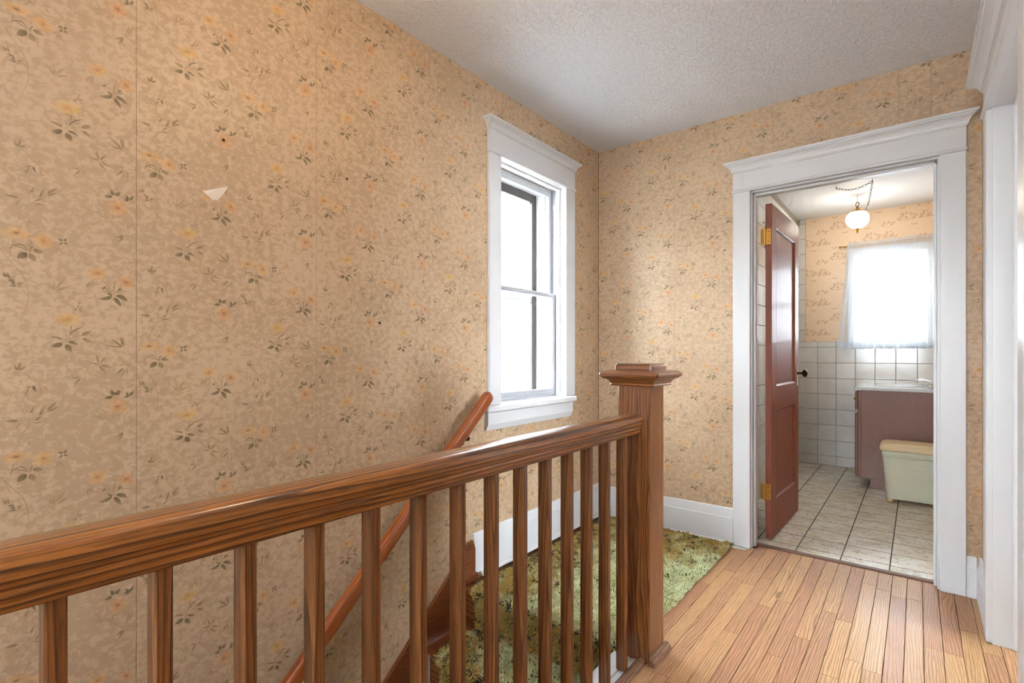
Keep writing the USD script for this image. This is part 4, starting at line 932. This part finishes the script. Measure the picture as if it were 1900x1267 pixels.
for y0, y1 in ((VY + 0.004, 2.384), (2.392, 2.78)):
    d = obj('drawer', bx(1.314, VX, y0, y1, 0.640, 0.795, 0.005), 'walnut_laminate', vc)
    obj('drawer_knob', lathe([(0, 0), (0.006, 0), (0.006, 0.012), (0.013, 0.018), (0.010, 0.026), (0, 0.028)], (0, 0, 0), 14).apply_transform(trimesh.transformations.rotation_matrix(-np.pi / 2, [0, 1, 0])).apply_translation((1.314, (y0 + y1) / 2, 0.718)), 'old_brass', d)
    d = obj('door', bx(1.312, VX, y0, y1, 0.084, 0.608, 0.005), 'walnut_laminate', vc)
    obj('door_knob', lathe([(0, 0), (0.006, 0), (0.006, 0.012), (0.013, 0.018), (0.010, 0.026), (0, 0.028)], (0, 0, 0), 14).apply_transform(trimesh.transformations.rotation_matrix(-np.pi / 2, [0, 1, 0])).apply_translation((1.312, y1 - 0.06 if y0 < 2.2 else y0 + 0.06, 0.52)), 'old_brass', d)
vt = thing('sink', (1.61, 2.38, 0.805), 'glossy white moulded sink top on the brown vanity', 'sink')
BC, BA, BB = (1.595, 2.375), 0.155, 0.215
el = Polygon([(BC[0] + BA * math.cos(a), BC[1] + BB * math.sin(a)) for a in np.linspace(0, 2 * np.pi, 48, endpoint=False)])
slab = rounded(sbox(1.308, 1.962, 1.899, 2.788), 0.008)
obj('top', plate(slab.difference(el), 2, 0.805, 0.830), 'cultured_marble', vt, smooth=30)
rg = [np.array([(BC[0] + BA * s * math.cos(a), BC[1] + BB * s * math.sin(a), z) for a in np.linspace(0, 2 * np.pi, 48, endpoint=False)]) for s, z in ((1.05, 0.8302), (1.06, 0.834), (1.02, 0.836), (0.99, 0.831), (0.95, 0.80), (0.85, 0.75), (0.6, 0.705), (0.15, 0.695))]
bm = loft(rg[::-1]); bm.invert()
obj('basin', bm, 'cultured_marble', vt, smooth=60)
fc = thing('faucet', (1.80, 2.375, 0.830), 'chrome tap at the back of the white sink top', 'faucet')
obj('base', loft([np.array([(1.805 + 0.024 * s * math.cos(a), 2.375 + 0.070 * s * math.sin(a), z) for a in np.linspace(0, 2 * np.pi, 24, endpoint=False)]) for s, z in ((1, 0.830), (1, 0.838), (0.86, 0.846))]), 'chrome', fc, smooth=40)
obj('spout', tube([(1.808, 2.375, 0.842), (1.802, 2.375, 0.872), (1.775, 2.375, 0.886), (1.735, 2.375, 0.884), (1.708, 2.375, 0.872), (1.702, 2.375, 0.862)], [0.013, 0.013, 0.012, 0.011, 0.010, 0.009], 14), 'chrome', fc, smooth=40)
for y in (2.325, 2.425):
    obj('tap_handle', lathe([(0.0, 0.0), (0.013, 0.0), (0.010, 0.012), (0.017, 0.020), (0.018, 0.032), (0.012, 0.038), (0, 0.039)], (1.808, y, 0.844), 16), 'chrome', fc, smooth=40)

# --- laundry bin in front of the vanity
hm = thing('laundry_bin', (1.69, 1.74, 0), 'pale green plastic laundry bin with a cream lid', 'laundry bin')
def rr_ring(x0, x1, y0, y1, z, r=0.03, bow=0.0):
    g = rounded(sbox(x0, y0, x1, y1), r)
    c = np.array(g.exterior.coords)[:-1]
    ang = np.linspace(0, 1, 60, endpoint=False) * g.exterior.length
    p = np.array([g.exterior.interpolate(a).coords[0] for a in ang])
    if g.exterior.is_ccw is False:
        p = p[::-1]
    return np.c_[p, np.full(len(p), z)]
HX0, HX1, HY0, HY1 = 1.508, 1.872, 1.600, 1.880
zz = np.linspace(0.022, 0.385, 26)
rings = []
for z in zz:
    t = (z - 0.022) / 0.363
    e = 0.026 * (1 - t) + 0.0016 * (math.sin(z * 2 * np.pi / 0.055) > 0.75) - (0.004 if z > 0.345 else 0) 
    rings.append(rr_ring(HX0 + e, HX1 - e, HY0 + e, HY1 - e, z))
obj('body', loft(rings), 'hamper_plastic', hm, smooth=35)
obj('rib_band', loft([rr_ring(HX0 + e, HX1 - e, HY0 + e, HY1 - e, z) for e, z in ((0.004, 0.336), (-0.001, 0.339), (-0.001, 0.345), (0.002, 0.348))]), 'hamper_plastic', hm)
obj('lid', loft([rr_ring(HX0 - e, HX1 + e, HY0 - e, HY1 + e, z, 0.036) for e, z in ((0.004, 0.378), (0.012, 0.384), (0.014, 0.402), (0.010, 0.418), (-0.006, 0.430), (-0.04, 0.436))]), 'hamper_lid', hm, smooth=40)
for x in (HX0 + 0.05, HX1 - 0.05):
    for y in (HY0 + 0.045, HY1 - 0.045):
        obj('foot', lathe([(0.0, 0.0), (0.016, 0.0), (0.019, 0.006), (0.019, 0.028), (0, 0.028)], (x, y, 0.0), 14), 'hamper_lid', hm)

# ------------------------------------------------------------------ out of the frame: the lamp of the hall, the window behind the camera, the room on the right
hl = thing('ceiling_lamp', (0.78, -2.22, CEIL), 'round white glass lamp hanging from the hall ceiling', 'lamp')
gp = [(0.088 * math.sin(t), -0.082 * math.cos(t)) for t in np.linspace(0.0, np.pi - 0.4, 22)]
obj('shade', lathe(gp, (0.78, -2.22, 2.27), 32), 'hall_lamp_glass', hl, smooth=True)
obj('cap', lathe([(0.034, 0.076), (0.042, 0.080), (0.030, 0.092), (0.007, 0.105), (0.006, 0.20), (0.05, 0.205), (0.055, 0.217)], (0.78, -2.22, 2.27), 24), 'brass', hl, smooth=35)
w3 = thing('window_3', (1.25, -5.3, 0.9), 'hall window behind the camera', 'window', kind=S)
for n, m in (('jamb', bx(0.75, 0.79, -5.4, -5.24, 0.9, 2.1)), ('jamb', bx(1.71, 1.75, -5.4, -5.24, 0.9, 2.1)), ('jamb_head', bx(0.75, 1.75, -5.4, -5.24, 2.06, 2.1)), ('sill', bx(0.75, 1.75, -5.4, -5.22, 0.9, 0.94)), ('rail', bx(0.79, 1.71, -5.34, -5.31, 1.48, 1.52))):
    obj(n, m, 'window_paint', w3)
obj('glass', bx(0.79, 1.71, -5.33, -5.326, 0.94, 2.06), 'pane', w3)
HOLE5 = sbox(-1.4, 0.7, -0.1, 2.2)
obj('wall_side_room', [plate(sbox(-3.2, -0.2, 0.119, 2.6).difference(HOLE5), 0, 4.6, 4.75), bx(2.0705, 4.75, 0.0, 0.119, -0.2, 2.6), bx(2.0705, 4.75, -3.3, -3.2, -0.2, 2.6)], 'plaster', kind=S, label='walls of the room through the right doorway')
obj('floor_side_room', bx(2.26, 4.75, -3.3, 0.0, -0.2, -0.001), 'threshold_wood', kind=S, label='floor of the room through the right doorway')
obj('ceiling_side_room', bx(2.0705, 4.75, -3.3, 0.119, CEIL, 2.6), 'bath_ceiling_paint', kind=S, label='ceiling of the room through the right doorway')
w4 = thing('window_4', (4.67, -0.75, 0.7), 'unseen window added to light the room through the right doorway', 'window', kind=S)  # added out of view as a daylight source, placed to spare the jamb
for n, m in (('jamb', bx(4.58, 4.76, -1.4, -1.35, 0.7, 2.2)), ('jamb', bx(4.58, 4.76, -0.15, -0.1, 0.7, 2.2)), ('jamb_head', bx(4.58, 4.76, -1.4, -0.1, 2.15, 2.2)), ('sill', bx(4.56, 4.76, -1.4, -0.1, 0.7, 0.75)), ('rail', bx(4.66, 4.69, -1.35, -0.15, 1.44, 1.48))):
    obj(n, m, 'window_paint', w4)
obj('glass', bx(4.672, 4.676, -1.35, -0.15, 0.75, 2.15), 'pane', w4)

obj('ground', bx(-60, 60, -60, 60, -3.4, -3.2), 'bounce_white', kind=S, label='ground outside the house, whitened to bounce daylight up to the ceilings')  # unseen ground, made white as a reflector for the ceilings
lap = []
for k in range(34):
    z = -3.2 + 0.18 * k
    lap += [(-3.40, z), (-3.382, z), (-3.398, z + 0.18)]
obj('wall_neighbour', prism(lap + [(-3.55, -3.2 + 0.18 * 34), (-3.55, -3.2)], 1, -9.0, 7.0), 'siding', kind=S, label='white lap siding wall added outside the hall window to cut its daylight')  # added wall, set to dim the daylight entering the hall window
